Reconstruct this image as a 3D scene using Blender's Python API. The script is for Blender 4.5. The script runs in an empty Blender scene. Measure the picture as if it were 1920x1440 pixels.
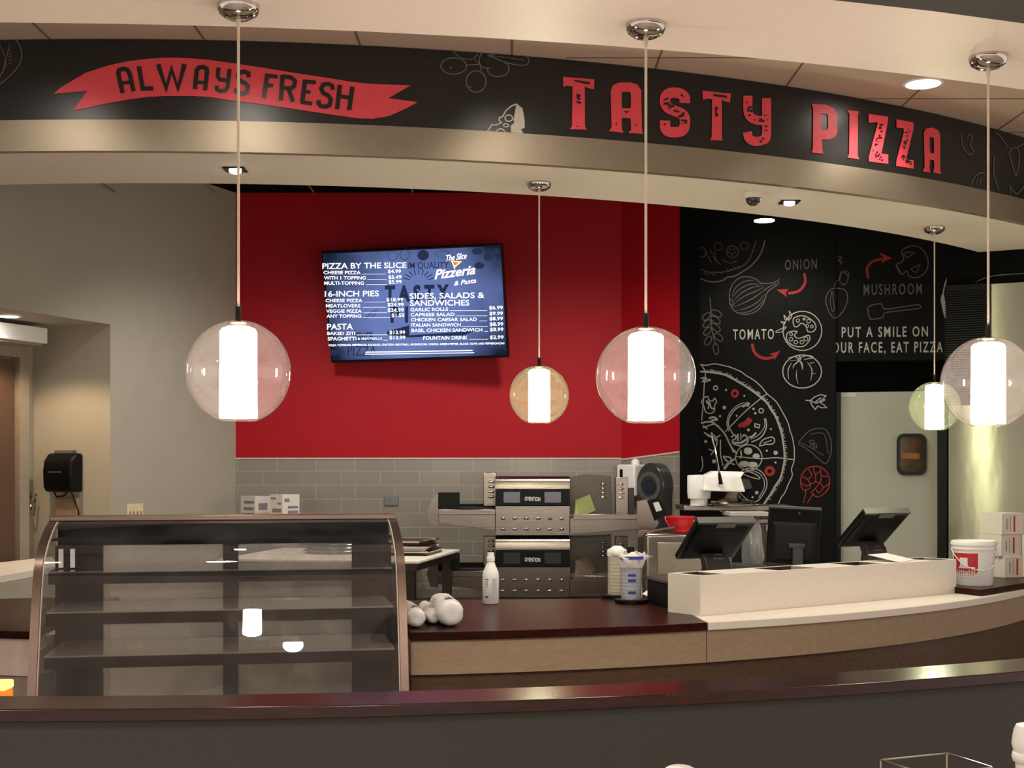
import bpy, bmesh, math, random
from mathutils import Vector, Matrix
from mathutils.geometry import tessellate_polygon
random.seed(7)
SC = bpy.context.scene
COL = SC.collection
R = math.radians

# ---------------------------------------------------------------- camera, world, exposure
F, HX, HY, EYE = 2500.0, 960.0, 880.0, 1.5      # focal length in pixels of the 1920x1440 frame, horizon, eye height
cam_d = bpy.data.cameras.new('camera')
cam_d.sensor_width = 36.0
cam_d.lens = 36.0 * F / 1920.0
cam_d.shift_y = (HY - 720.0) / 1920.0
cam_d.clip_start = 0.05
cam = bpy.data.objects.new('camera', cam_d)
cam.location = (0, 0, EYE)
cam.rotation_euler = (R(90), 0, 0)
COL.objects.link(cam)
SC.camera = cam
world = bpy.data.worlds.new('world')
SC.world = world
world.use_nodes = True
bg = world.node_tree.nodes['Background']
bg.inputs[0].default_value = (1.0, 0.91, 0.84, 1)
bg.inputs[1].default_value = 0.55
vs = SC.view_settings
vs.view_transform = 'Standard'
vs.look = 'None'
vs.gamma = 1.0
vs.use_curve_mapping = False
vs.exposure = 0.97

def light(kind, name, loc, energy, color=(1, .85, .7), aim=None, size=.1, angle=90, blend=.5, size_y=None):
    d = bpy.data.lights.new(name, kind)
    d.energy = energy
    d.color = color
    if kind == 'AREA':
        d.size = size
        if size_y:
            d.shape = 'RECTANGLE'
            d.size_y = size_y
    else:
        d.shadow_soft_size = size
    if kind == 'SPOT':
        d.spot_size = R(angle)
        d.spot_blend = blend
    o = bpy.data.objects.new(name, d)
    o.location = loc
    if aim is not None:
        o.rotation_euler = (Vector(aim) - Vector(loc)).to_track_quat('-Z', 'Y').to_euler()
    COL.objects.link(o)
    return o

WARM = (1, .9, .8)
# dining room ceiling downlights (behind and above the camera)
for x, y in ((-2.2, 1.2), (0, 1.0), (2.2, 1.2), (-1.1, -1.2), (1.1, -1.2)):
    light('SPOT', 'dining_ceiling_light', (x, y, 2.64), 30, WARM, (x, y + .3, 0), .07, 150, .6)
# kitchen ceiling lights, hidden above the soffit
for x, y, e in ((-1.3, 7.3, 56), (.3, 7.4, 62), (1.9, 8.3, 5)):
    light('SPOT', 'kitchen_ceiling_light', (x, y, 3.2), e, (1, .96, .90), (x + .1, y + .9, 0.6), .12, 128, .7)

# ---------------------------------------------------------------- geometry helpers
def W(px, py, Y):
    return Vector(((px - HX) / F * Y, Y, EYE + (HY - py) / F * Y))

def G(px, py, z):
    Y = (z - EYE) * F / (HY - py)
    return W(px, py, Y)

def lin(c):
    c = c / 255.0
    return c / 12.92 if c <= .04045 else ((c + .055) / 1.055) ** 2.4

class MB:
    def __init__(self):
        self.v = []
        self.f = []
        self.M = Matrix.Identity(4)
    def add(self, verts, faces):
        n = len(self.v)
        self.v += [tuple(self.M @ Vector(p)) for p in verts]
        self.f += [tuple(i + n for i in f) for f in faces]
        return self
    def box(self, x0, x1, y0, y1, z0, z1):
        p = [(x, y, z) for z in (z0, z1) for y in (y0, y1) for x in (x0, x1)]
        return self.add(p, [(0, 2, 3, 1), (4, 5, 7, 6), (0, 1, 5, 4), (2, 6, 7, 3), (0, 4, 6, 2), (1, 3, 7, 5)])
    def hexa(self, bottom, top):
        return self.add(list(bottom) + list(top), [(3, 2, 1, 0), (4, 5, 6, 7)] + [(i, (i + 1) % 4, 4 + (i + 1) % 4, 4 + i) for i in range(4)])
    def prism(self, plan, z0, z1):
        n = len(plan)
        v = [(p[0], p[1], z0) for p in plan] + [(p[0], p[1], z1) for p in plan]
        return self.add(v, [tuple(range(n))[::-1], tuple(range(n, 2 * n))] + [(i, (i + 1) % n, n + (i + 1) % n, n + i) for i in range(n)])
    def extr(self, poly, a, b):
        """polygon of 3D points swept by vector a..b"""
        a, b = Vector(a), Vector(b)
        n = len(poly)
        v = [Vector(p) + a for p in poly] + [Vector(p) + b for p in poly]
        return self.add(v, [tuple(range(n))[::-1], tuple(range(n, 2 * n))] + [(i, (i + 1) % n, n + (i + 1) % n, n + i) for i in range(n)])
    def lathe(self, prof, cx=0, cy=0, n=32, wob=0, cap=True):
        v, f = [], []
        for r, z in prof:
            for k in range(n):
                a = 2 * math.pi * k / n
                rr = max(r, 1e-4) * (1 + wob * random.uniform(-1, 1))
                v.append((cx + rr * math.cos(a), cy + rr * math.sin(a), z))
        for i in range(len(prof) - 1):
            for k in range(n):
                f.append((i * n + k, i * n + (k + 1) % n, (i + 1) * n + (k + 1) % n, (i + 1) * n + k))
        if cap and prof[0][0] > 1e-3:
            f.append(tuple(range(n))[::-1])
        if cap and prof[-1][0] > 1e-3:
            f.append(tuple(range((len(prof) - 1) * n, len(prof) * n)))
        return self.add(v, f)
    def cyl(self, cx, cy, z0, z1, r, n=24):
        return self.lathe([(r, z0), (r, z1)], cx, cy, n)
    def tube(self, pts, r, n=8, closed=False):
        pts = [Vector(p) for p in pts]
        v, f = [], []
        m = len(pts)
        up = Vector((0, 0, 1))
        for i, p in enumerate(pts):
            t = (pts[(i + 1) % m] if closed or i < m - 1 else p) - (pts[i - 1] if closed or i > 0 else p)
            t.normalize()
            s = t.cross(up)
            if s.length < .05:
                s = t.cross(Vector((1, 0, 0)))
            s.normalize()
            u = s.cross(t)
            rr = r[i] if isinstance(r, (list, tuple)) else r
            for k in range(n):
                a = 2 * math.pi * k / n
                v.append(p + rr * (math.cos(a) * s + math.sin(a) * u))
        for i in range(m if closed else m - 1):
            for k in range(n):
                j = (i + 1) % m
                f.append((i * n + k, i * n + (k + 1) % n, j * n + (k + 1) % n, j * n + k))
        if not closed:
            f += [tuple(range(n))[::-1], tuple(range((m - 1) * n, m * n))]
        return self.add(v, f)
    def sphere(self, c, r, n=32, m=20, sz=1):
        return self.lathe([(r * math.sin(math.pi * i / m), c[2] + r * sz * -math.cos(math.pi * i / m)) for i in range(m + 1)], c[0], c[1], n)
    def arc(self, C, r0, r1, x0, x1, z0, z1, n=72):
        """slab between two concentric arcs, nearest side of the circle, spanning x0..x1 on the outer arc"""
        a0, a1 = math.asin((x0 - C[0]) / r1), math.asin((x1 - C[0]) / r1)
        v, f = [], []
        for i in range(n + 1):
            a = a0 + (a1 - a0) * i / n
            s, c = math.sin(a), -math.cos(a)
            for r in (r0, r1):
                for z in (z0, z1):
                    v.append((C[0] + r * s, C[1] + r * c, z))
        for i in range(n):
            b, d = i * 4, i * 4 + 4
            f += [(b, b + 1, d + 1, d), (b + 2, d + 2, d + 3, b + 3), (b, d, d + 2, b + 2), (b + 1, b + 3, d + 3, d + 1)]
        f += [(0, 2, 3, 1), (n * 4, n * 4 + 1, n * 4 + 3, n * 4 + 2)]
        return self.add(v, f)
    def build(self, name, mat, parent=None, bevel=0, smooth=40, org=None, seg=2):
        me = bpy.data.meshes.new(name)
        off = Vector(org) if org is not None else Vector((0, 0, 0))
        me.from_pydata([Vector(p) - off for p in self.v], [], self.f)
        bm = bmesh.new()
        bm.from_mesh(me)
        bmesh.ops.remove_doubles(bm, verts=bm.verts, dist=1e-6)
        bmesh.ops.recalc_face_normals(bm, faces=bm.faces)
        bm.to_mesh(me)
        bm.free()
        me.materials.append(mat)
        if smooth:
            me.shade_smooth()
            me.set_sharp_from_angle(angle=R(smooth))
        o = bpy.data.objects.new(name, me)
        COL.objects.link(o)
        if parent is not None:
            o.parent = parent
        if org is not None:
            o.location = off
        if bevel:
            b = o.modifiers.new('bevel', 'BEVEL')
            b.width = bevel
            b.segments = seg
            b.limit_method = 'ANGLE'
            b.angle_limit = R(40)
        return o

def thing(name, label, cat, loc=(0, 0, 0), rot=0, group=None):
    o = bpy.data.objects.new(name, None)
    o.empty_display_size = .05
    COL.objects.link(o)
    o.location = loc
    o.rotation_euler = (0, 0, rot)
    return tag(o, label, cat, group)

def tag(o, label, cat, group=None, kind=None):
    o['label'] = label
    o['category'] = cat
    if group:
        o['group'] = group
    if kind:
        o['kind'] = kind
    return o

def structure(o, label=None, cat=None):
    o['kind'] = 'structure'
    if label:
        o['label'] = label
        o['category'] = cat
    return o

def dup(root, loc, rot=None, label=None, group=None):
    def cp(o, par):
        c = o.copy()
        COL.objects.link(c)
        if par is not None:
            c.parent = par
        for ch in [x for x in list(COL.objects) if x.parent == o]:
            cp(ch, c)
        return c
    r = cp(root, None)
    r.location = loc
    if rot is not None:
        r.rotation_euler = (0, 0, rot)
    if label:
        r['label'] = label
    if group:
        r['group'] = group
    return r

# ---------------------------------------------------------------- materials
def nodes(name):
    m = bpy.data.materials.new(name)
    m.use_nodes = True
    nt = m.node_tree
    return m, nt, nt.nodes['Principled BSDF']

def mat(name, rgb, rough=.5, metal=0, var=.06, scale=30, spec=.5, bump=0, coat=0, stretch=None, emit=None, estr=0, aniso=0):
    m, nt, b = nodes(name)
    c = [lin(x) for x in rgb]
    N = nt.nodes.new
    tc = N('ShaderNodeTexCoord')
    mp = N('ShaderNodeMapping')
    if stretch:
        mp.inputs['Scale'].default_value = stretch
    nz = N('ShaderNodeTexNoise')
    nz.inputs['Scale'].default_value = scale
    nz.inputs['Detail'].default_value = 4
    cr = N('ShaderNodeValToRGB')
    cr.color_ramp.elements[0].position = .3
    cr.color_ramp.elements[1].position = .7
    cr.color_ramp.elements[0].color = (*[x * (1 - var) for x in c], 1)
    cr.color_ramp.elements[1].color = (*[min(1, x * (1 + var)) for x in c], 1)
    L = nt.links.new
    L(tc.outputs['Object'], mp.inputs[0])
    L(mp.outputs[0], nz.inputs['Vector'])
    L(nz.outputs[0], cr.inputs[0])
    L(cr.outputs[0], b.inputs['Base Color'])
    b.inputs['Roughness'].default_value = rough
    b.inputs['Metallic'].default_value = metal
    b.inputs['Specular IOR Level'].default_value = spec
    b.inputs['Coat Weight'].default_value = coat
    b.inputs['Coat Roughness'].default_value = .08
    if aniso:
        b.inputs['Anisotropic'].default_value = aniso
        tg = N('ShaderNodeTangent')
        tg.direction_type = 'RADIAL'
        tg.axis = 'Z'
        b.inputs['Anisotropic Rotation'].default_value = .25
        L(tg.outputs[0], b.inputs['Tangent'])
    if bump:
        bp = N('ShaderNodeBump')
        bp.inputs['Strength'].default_value = bump
        bp.inputs['Distance'].default_value = .02
        L(nz.outputs[0], bp.inputs['Height'])
        L(bp.outputs[0], b.inputs['Normal'])
    if emit:
        b.inputs['Emission Color'].default_value = (*[lin(x) for x in emit], 1)
        b.inputs['Emission Strength'].default_value = estr
    return m

def glow(name, rgb, s):
    m = bpy.data.materials.new(name)
    m.use_nodes = True
    nt = m.node_tree
    nt.nodes.clear()
    e = nt.nodes.new('ShaderNodeEmission')
    o = nt.nodes.new('ShaderNodeOutputMaterial')
    e.inputs[0].default_value = (*rgb, 1)
    e.inputs[1].default_value = s
    nt.links.new(e.outputs[0], o.inputs[0])
    return m

def thin_glass(name, tint=(1, 1, 1), haze=.03, hazecol=(1, 1, 1), refl=1.0, ior=1.5, rough=.0, patchy=0):
    m = bpy.data.materials.new(name)
    m.use_nodes = True
    nt = m.node_tree
    nt.nodes.clear()
    N, L = nt.nodes.new, nt.links.new
    t = N('ShaderNodeBsdfTransparent')
    t.inputs[0].default_value = (*tint, 1)
    d = N('ShaderNodeBsdfDiffuse')
    d.inputs[0].default_value = (*hazecol, 1)
    tr = N('ShaderNodeBsdfTranslucent')
    tr.inputs[0].default_value = (*hazecol, 1)
    dm = N('ShaderNodeMixShader')
    L(d.outputs[0], dm.inputs[1])
    L(tr.outputs[0], dm.inputs[2])
    mh = N('ShaderNodeMixShader')
    mh.inputs[0].default_value = haze
    if patchy:  # uneven haze for scratches and for bright reflected patches
        tc = N('ShaderNodeTexCoord')
        nz = N('ShaderNodeTexNoise')
        nz.inputs['Scale'].default_value = 6
        nz.inputs['Detail'].default_value = 6
        mr = N('ShaderNodeMapRange')
        mr.inputs[1].default_value = .35
        mr.inputs[2].default_value = .8
        mr.inputs[3].default_value = haze * .4
        mr.inputs[4].default_value = haze + patchy
        L(tc.outputs['Object'], nz.inputs['Vector'])
        L(nz.outputs[0], mr.inputs[0])
        L(mr.outputs[0], mh.inputs[0])
    L(t.outputs[0], mh.inputs[1])
    L(dm.outputs[0], mh.inputs[2])
    g = N('ShaderNodeBsdfGlossy')
    g.inputs['Roughness'].default_value = rough
    # thin sheet reflectance (Schlick), the same from both sides of the glass
    lw = N('ShaderNodeLayerWeight')
    lw.inputs[0].default_value = .5
    pw = N('ShaderNodeMath')
    pw.operation = 'POWER'
    pw.inputs[1].default_value = 4.0
    L(lw.outputs['Facing'], pw.inputs[0])
    mu = N('ShaderNodeMath')
    mu.operation = 'MULTIPLY_ADD'
    mu.use_clamp = True
    mu.inputs[1].default_value = .8 * refl
    mu.inputs[2].default_value = .07 * refl
    L(pw.outputs[0], mu.inputs[0])
    mx = N('ShaderNodeMixShader')
    o = N('ShaderNodeOutputMaterial')
    L(mu.outputs[0], mx.inputs[0])
    L(mh.outputs[0], mx.inputs[1])
    L(g.outputs[0], mx.inputs[2])
    L(mx.outputs[0], o.inputs[0])
    return m

def tile_mat():
    m, nt, b = nodes('gray_wall_tile')
    N, L = nt.nodes.new, nt.links.new
    tc = N('ShaderNodeTexCoord')
    sp = N('ShaderNodeSeparateXYZ')
    cb = N('ShaderNodeCombineXYZ')
    br = N('ShaderNodeTexBrick')
    L(tc.outputs['Object'], sp.inputs[0])
    L(sp.outputs[0], cb.inputs[0])
    L(sp.outputs[2], cb.inputs[1])
    L(cb.outputs[0], br.inputs['Vector'])
    br.inputs['Color1'].default_value = (*[lin(x) for x in (138, 130, 118)], 1)
    br.inputs['Color2'].default_value = (*[lin(x) for x in (131, 124, 112)], 1)
    br.inputs['Mortar'].default_value = (*[lin(x) for x in (165, 157, 144)], 1)
    br.inputs['Scale'].default_value = 1
    br.inputs['Mortar Size'].default_value = .0022
    br.inputs['Mortar Smooth'].default_value = .2
    br.inputs['Brick Width'].default_value = .276
    br.inputs['Row Height'].default_value = .0992
    br.offset = .36
    L(br.outputs['Color'], b.inputs['Base Color'])
    b.inputs['Roughness'].default_value = .22
    return m

def wood_mat(name, c0, c1, rough=.25, coat=.5, sc=(1.2, 14, 14), spec=.1):
    m, nt, b = nodes(name)
    N, L = nt.nodes.new, nt.links.new
    tc = N('ShaderNodeTexCoord')
    mp = N('ShaderNodeMapping')
    mp.inputs['Scale'].default_value = sc
    nz = N('ShaderNodeTexNoise')
    nz.inputs['Scale'].default_value = 3
    nz.inputs['Detail'].default_value = 8
    nz.inputs['Roughness'].default_value = .65
    cr = N('ShaderNodeValToRGB')
    cr.color_ramp.elements[0].position = .3
    cr.color_ramp.elements[1].position = .72
    cr.color_ramp.elements[0].color = (*[lin(x) for x in c0], 1)
    cr.color_ramp.elements[1].color = (*[lin(x) for x in c1], 1)
    L(tc.outputs['Object'], mp.inputs[0])
    L(mp.outputs[0], nz.inputs['Vector'])
    L(nz.outputs[0], cr.inputs[0])
    L(cr.outputs[0], b.inputs['Base Color'])
    b.inputs['Roughness'].default_value = rough
    b.inputs['Specular IOR Level'].default_value = spec
    b.inputs['Coat Weight'].default_value = coat
    b.inputs['Coat Roughness'].default_value = .12
    return m

def screen_mat():
    m = bpy.data.materials.new('menu_screen_picture')
    m.use_nodes = True
    nt = m.node_tree
    nt.nodes.clear()
    N, L = nt.nodes.new, nt.links.new
    tc = N('ShaderNodeTexCoord')
    nz = N('ShaderNodeTexNoise')
    nz.inputs['Scale'].default_value = 2.6
    nz.inputs['Detail'].default_value = 5
    gr = N('ShaderNodeTexGradient')
    gr.gradient_type = 'SPHERICAL'
    mp = N('ShaderNodeMapping')
    mp.inputs['Scale'].default_value = (1.25, 1, 1.5)
    L(tc.outputs['Object'], nz.inputs['Vector'])
    L(tc.outputs['Object'], mp.inputs[0])
    L(mp.outputs[0], gr.inputs['Vector'])
    ad = N('ShaderNodeMath')
    ad.operation = 'MULTIPLY_ADD'
    ad.inputs[1].default_value = .7
    L(nz.outputs[0], ad.inputs[0])
    L(gr.outputs['Fac'], ad.inputs[2])
    cr = N('ShaderNodeValToRGB')
    e = cr.color_ramp.elements
    e[0].position, e[0].color = .45, (*[lin(x) for x in (24, 30, 52)], 1)
    e[1].position, e[1].color = 1.0, (*[lin(x) for x in (98, 116, 172)], 1)
    L(ad.outputs[0], cr.inputs[0])
    em = N('ShaderNodeEmission')
    em.inputs[1].default_value = .6
    L(cr.outputs[0], em.inputs[0])
    o = N('ShaderNodeOutputMaterial')
    L(em.outputs[0], o.inputs[0])
    return m

M = {}
M['ceiling'] = mat('ceiling_paint', (238, 220, 206), .42, var=.02)
M['high'] = mat('high_ceiling_paint', (200, 176, 155), .85, var=.02)
M['soffit'] = mat('soffit_paint', (224, 210, 198), .8, var=.02)
M['joint'] = mat('ceiling_joint', (120, 100, 84), .9)
M['blackceil'] = mat('black_ceiling', (9, 9, 9), .9, spec=.1)
M['greywall'] = mat('grey_green_wall_paint', (172, 165, 149), .75, var=.03, scale=6)
M['red'] = mat('red_wall_paint', (166, 8, 24), .6, var=.03, scale=5, spec=.25)
M['mural'] = mat('chalkboard_black', (14, 14, 13), .75, var=.2, spec=.25)
M['blackwall'] = mat('black_wall_paint', (7, 7, 7), .85, spec=.1)
M['tile'] = tile_mat()
M['tiletrim'] = mat('tile_trim', (205, 190, 178), .35)
M['floor'] = mat('floor_tile', (186, 176, 162), .5, var=.15, scale=12)  # kept pale so the unseen floor bounces light up to the soffit
M['halfwall'] = mat('half_wall_vinyl', (61, 59, 54), .75, var=.08, scale=160)
M['darkwood'] = wood_mat('dark_stained_wood', (30, 12, 9), (66, 28, 21), .3, .0)
M['ledgewood'] = wood_mat('polished_ledge_wood', (32, 14, 11), (66, 30, 24), .2, .0, spec=.5)
M['tan'] = wood_mat('tan_laminate', (160, 138, 114), (174, 152, 128), .55, .0, (1, 20, 20))
M['brownpanel'] = wood_mat('brown_panel', (84, 64, 52), (106, 82, 68), .5, .1, (1, 20, 20))
M['white'] = mat('white_laminate', (236, 226, 212), .45, var=.015)
M['whiteplastic'] = mat('white_plastic', (238, 236, 232), .35, var=.015)
M['black'] = mat('black_plastic', (10, 10, 11), .38, var=.1, spec=.18)
M['blackmatte'] = mat('black_matte', (9, 9, 10), .6, var=.1, spec=.25)
M['signblack'] = mat('sign_black_gloss', (22, 22, 22), .33, var=.05, spec=.6)
M['signred'] = mat('sign_red', (230, 74, 86), .4, var=.05)
M['chalk'] = mat('chalk_white', (205, 200, 188), .8, var=.12, scale=90)
M['chalkdim'] = mat('chalk_grey', (112, 106, 98), .8, var=.2, scale=90)
M['chalkred'] = mat('chalk_red', (178, 52, 48), .8, var=.12, scale=90)
M['fascia'] = mat('brushed_champagne_metal', (158, 147, 128), .44, .85, var=.03)
M['steel'] = mat('brushed_steel', (146, 136, 127), .24, 1, var=.06, scale=8, stretch=(1, 1, 40), bump=.04)
M['steeldark'] = mat('dark_grey_steel', (92, 88, 82), .35, 1, var=.08)  # darker grey steel for legs, bodies, guards and trays
M['wallsteel'] = mat('wall_steel_sheet', (146, 144, 130), .36, 1, var=.04, scale=2.2, aniso=1, bump=.22, stretch=(1.6, 1.6, .6))
M['chrome'] = mat('polished_chrome', (200, 192, 182), .07, 1, var=.02)
M['copper'] = mat('bronze_frame_metal', (134, 116, 104), .34, .9, var=.05)
M['caseglass'] = thin_glass('display_case_glass', (.93, .93, .93), .02, (1, .95, .9), 1.0, 1.5, 0, .05)
M['shelfglass'] = thin_glass('shelf_glass', (.9, .9, .88), .28, (1, .92, .86), 1.0, 1.5, .02)
M['doorglass'] = thin_glass('case_door_glass', (.86, .85, .84), .32, (.85, .80, .74), .8, 1.5, .05, .12)  # haze put into the glass to lighten the case interior
M['globe'] = thin_glass('globe_glass_warm_glow', (.99, .96, .94), .014, (1, .88, .82), .9)  # clear glass; pinkish haze colour imitates the lamp glow inside
M['globeglowgreen'] = thin_glass('globe_glass_green_glow', (.96, .98, .9), .018, (.95, 1, .72), .9)  # clear glass; yellow-green tint and haze imitate the lamp glow
M['clearplastic'] = thin_glass('clear_plastic_sleeve', (.93, .95, .97), .3, (.95, .96, 1), 1.0, 1.45, .1)
M['lampwarm'] = glow('lamp_diffuser_warm', (1, .9, .8), 34)
M['lampgreen'] = glow('lamp_diffuser_green', (1, .98, .66), 30)
M['lamp'] = glow('downlight_lens', (1, .93, .82), 12)
M['cord'] = mat('fabric_cord', (214, 198, 176), .8)
M['screen'] = screen_mat()
M['screenwhite'] = glow('menu_white_text', (.95, .97, 1), .8)
M['screendark'] = glow('menu_dark_art', (.012, .016, .04), 1.0)
M['screenpink'] = glow('menu_logo_pink', (1, .75, .72), 1.15)
M['screenred'] = glow('menu_logo_red', (.75, .09, .04), 1.0)
M['screenyel'] = glow('menu_logo_yellow', (.95, .62, .16), 1.0)
M['paper'] = mat('white_paper', (232, 228, 222), .7, var=.02)
M['card'] = mat('white_cardboard', (216, 208, 198), .75, var=.03)
M['ink'] = mat('dark_print', (52, 50, 56), .7)
M['inkblue'] = mat('blue_print', (48, 66, 150), .7)
M['redplastic'] = mat('red_plastic', (196, 18, 26), .35)
M['labelred'] = mat('red_label', (190, 34, 52), .5)
M['inkred'] = mat('red_print', (176, 36, 56), .6)
M['doorpaint'] = mat('pale_green_door', (206, 204, 184), .6, var=.02, scale=4)
M['brown'] = mat('brown_door', (92, 68, 54), .5, var=.05)
M['frame'] = mat('door_frame_paint', (150, 138, 122), .55)
M['gasket'] = mat('black_gasket', (20, 17, 16), .5)
M['cream'] = mat('cream_plate', (222, 208, 160), .5)
M['greyplate'] = mat('grey_plate', (112, 114, 114), .45)
M['smoke'] = mat('smoked_plastic', (50, 50, 50), .18, var=.05)
M['slatgrey'] = mat('dark_louver', (30, 29, 28), .5, spec=.3)
M['greylid'] = mat('grey_plastic', (84, 82, 80), .5)
M['stand'] = mat('charcoal_stand', (46, 44, 44), .4)
M['cup'] = mat('cream_cups', (228, 214, 186), .6, var=.03)
M['orange'] = glow('orange_light', (1, .16, .02), .9)
M['yellow'] = glow('yellow_light', (1, .62, .16), 1.1)
M['greencard'] = mat('green_reflective_card', (146, 152, 92), .4)
M['maroon'] = mat('maroon_plate', (92, 38, 38), .45)

# ---------------------------------------------------------------- flat artwork laid on real surfaces
def plane_surf(p0, n):
    p0, n = Vector(p0), Vector(n).normalized()
    if n.y > 0:
        n = -n
    eye = Vector((0, 0, EYE))
    def s(px, py):
        d = W(px, py, 1.0) - eye
        t = (p0 - eye).dot(n) / d.dot(n)
        return eye + d * t, n
    return s

def cyl_surf(C, r):
    eye = Vector((0, 0, EYE))
    def s(px, py):
        d = W(px, py, 1.0) - eye
        a = d.x ** 2 + d.y ** 2
        b = -2 * (d.x * C[0] + d.y * C[1])
        c = C[0] ** 2 + C[1] ** 2 - r * r
        t = (-b - math.sqrt(b * b - 4 * a * c)) / (2 * a)
        p = eye + d * t
        n = Vector((p.x - C[0], p.y - C[1], 0)).normalized()
        return p, n
    return s

def spline(pts, k=6, closed=False):
    if len(pts) < 3:
        return pts
    out = []
    n = len(pts)
    for i in range(n if closed else n - 1):
        p0 = pts[i - 1] if (closed or i > 0) else pts[0]
        p1, p2 = pts[i], pts[(i + 1) % n]
        p3 = pts[(i + 2) % n] if (closed or i + 2 < n) else p2
        for j in range(k):
            t = j / k
            out.append(tuple(.5 * ((2 * p1[c]) + (-p0[c] + p2[c]) * t + (2 * p0[c] - 5 * p1[c] + 4 * p2[c] - p3[c]) * t * t + (-p0[c] + 3 * p1[c] - 3 * p2[c] + p3[c]) * t ** 3) for c in (0, 1)))
    if not closed:
        out.append(pts[-1])
    return out

_FONT = {}
def font_mesh(body, bold, space=1.0):
    key = (body, bold, space)
    if key not in _FONT:
        cu = bpy.data.curves.new('lettering', 'FONT')
        cu.body = body
        cu.offset = bold
        cu.space_character = space
        cu.resolution_u = 3
        ob = bpy.data.objects.new('lettering', cu)
        COL.objects.link(ob)
        dg = bpy.context.evaluated_depsgraph_get()
        dg.update()
        me = bpy.data.meshes.new_from_object(ob.evaluated_get(dg))
        vv = [(p.co.x, p.co.y) for p in me.vertices]
        ff = [tuple(p.vertices) for p in me.polygons]
        bpy.data.objects.remove(ob)
        bpy.data.curves.remove(cu)
        bpy.data.meshes.remove(me)
        _FONT[key] = (vv, ff)
    return _FONT[key]

class Art:
    """outlines in photo pixels, laid on a surface of the room"""
    def __init__(self, z=(0, 0, 1.0)):
        self.v, self.f = [], []
        self.zoom(*z)
    def zoom(self, ox, oy, s):
        self.o = (ox, oy, s)
        return self
    def c(self, p):
        return (self.o[0] + p[0] / self.o[2], self.o[1] + p[1] / self.o[2])
    def raw(self, v, f):
        n = len(self.v)
        self.v += v
        self.f += [tuple(i + n for i in q) for q in f]
    def line(self, pts, w, sm=True, closed=False, taper=False):
        if sm:
            pts = spline(pts, 5, closed)
        P = [Vector(self.c(p)) for p in pts]
        w = w / self.o[2]
        n = len(P)
        v = []
        for i, p in enumerate(P):
            a = P[i - 1] if (closed or i > 0) else p
            b = P[(i + 1) % n] if (closed or i < n - 1) else p
            d1, d2 = (p - a), (b - p)
            d1 = d1.normalized() if d1.length > 1e-9 else d2.normalized()
            d2 = d2.normalized() if d2.length > 1e-9 else d1
            t = (d1 + d2)
            t = t.normalized() if t.length > 1e-6 else d1
            nn = Vector((-t.y, t.x))
            k = max(.5, nn.dot(Vector((-d1.y, d1.x))))
            h = w / 2 / k
            if taper:
                h *= .25 + .75 * math.sin(math.pi * min(1, max(0, i / (n - 1))))
            v += [tuple(p + nn * h), tuple(p - nn * h)]
        m = n if closed else n - 1
        self.raw(v, [(2 * i, 2 * ((i + 1) % n), 2 * ((i + 1) % n) + 1, 2 * i + 1) for i in range(m)])
        return self
    def poly(self, *loops):
        L = [[Vector((*self.c(p), 0)) for p in l] for l in loops]
        t = tessellate_polygon(L)
        v = [tuple(p[:2]) for l in L for p in l]
        self.raw(v, [tuple(q) for q in t])
        return self
    def ell(self, cx, cy, rx, ry=None, w=None, rot=0, n=22):
        ry = ry or rx
        a = R(rot)
        pts = []
        for k in range(n):
            t = 2 * math.pi * k / n
            x, y = rx * math.cos(t), ry * math.sin(t)
            pts.append((cx + x * math.cos(a) - y * math.sin(a), cy + x * math.sin(a) + y * math.cos(a)))
        return self.line(pts, w, False, True) if w else self.poly(pts)
    def text(self, body, x0, y0, x1, y1, h, bold=0, slant=0, space=1.0):
        """baseline from (x0,y0) to (x1,y1), capital height h, in zoomed pixels"""
        vv, ff = font_mesh(body, bold, space)
        mnx, mxx = min(p[0] for p in vv), max(p[0] for p in vv)
        cap = max(p[1] for p in font_mesh('H', bold)[0])
        out = []
        for x, y in vv:
            t = (x - mnx) / (mxx - mnx)
            yy = y / cap * h
            out.append(self.c((x0 + (x1 - x0) * t + slant * yy, y0 + (y1 - y0) * t - yy)))
        self.raw(out, ff)
        return self
    def build(self, name, m, parent, surf, off=.003, slice_px=None):
        v, f = self.v, self.f
        if slice_px:
            bm = bmesh.new()
            bv = [bm.verts.new((p[0], p[1], 0)) for p in v]
            for q in f:
                try:
                    bm.faces.new([bv[i] for i in q])
                except ValueError:
                    pass
            xs = [p[0] for p in v]
            x = math.floor(min(xs) / slice_px) * slice_px + slice_px
            while x < max(xs):
                bmesh.ops.bisect_plane(bm, geom=bm.verts[:] + bm.edges[:] + bm.faces[:], plane_co=(x, 0, 0), plane_no=(1, 0, 0))
                x += slice_px
            bm.verts.index_update()
            v = [(p.co.x, p.co.y) for p in bm.verts]
            f = [tuple(p.index for p in q.verts) for q in bm.faces]
            bm.free()
        P = []
        for x, y in v:
            p, n = surf(x, y)
            P.append(p + n * off)
        me = bpy.data.meshes.new(name)
        base = Vector((0, 0, 0))
        q = parent
        while q is not None:
            base = base + q.location
            q = q.parent
        me.from_pydata([p - base for p in P], [], f)
        me.materials.append(m)
        bm = bmesh.new()
        bm.from_mesh(me)
        for q in bm.faces:
            q.normal_update()
            c = q.calc_center_median() + base
            if q.normal.dot(Vector((0, 0, EYE)) - c) < 0:
                q.normal_flip()
        bm.to_mesh(me)
        bm.free()
        o = bpy.data.objects.new(name, me)
        COL.objects.link(o)
        if parent is not None:
            o.parent = parent
        return o

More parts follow.
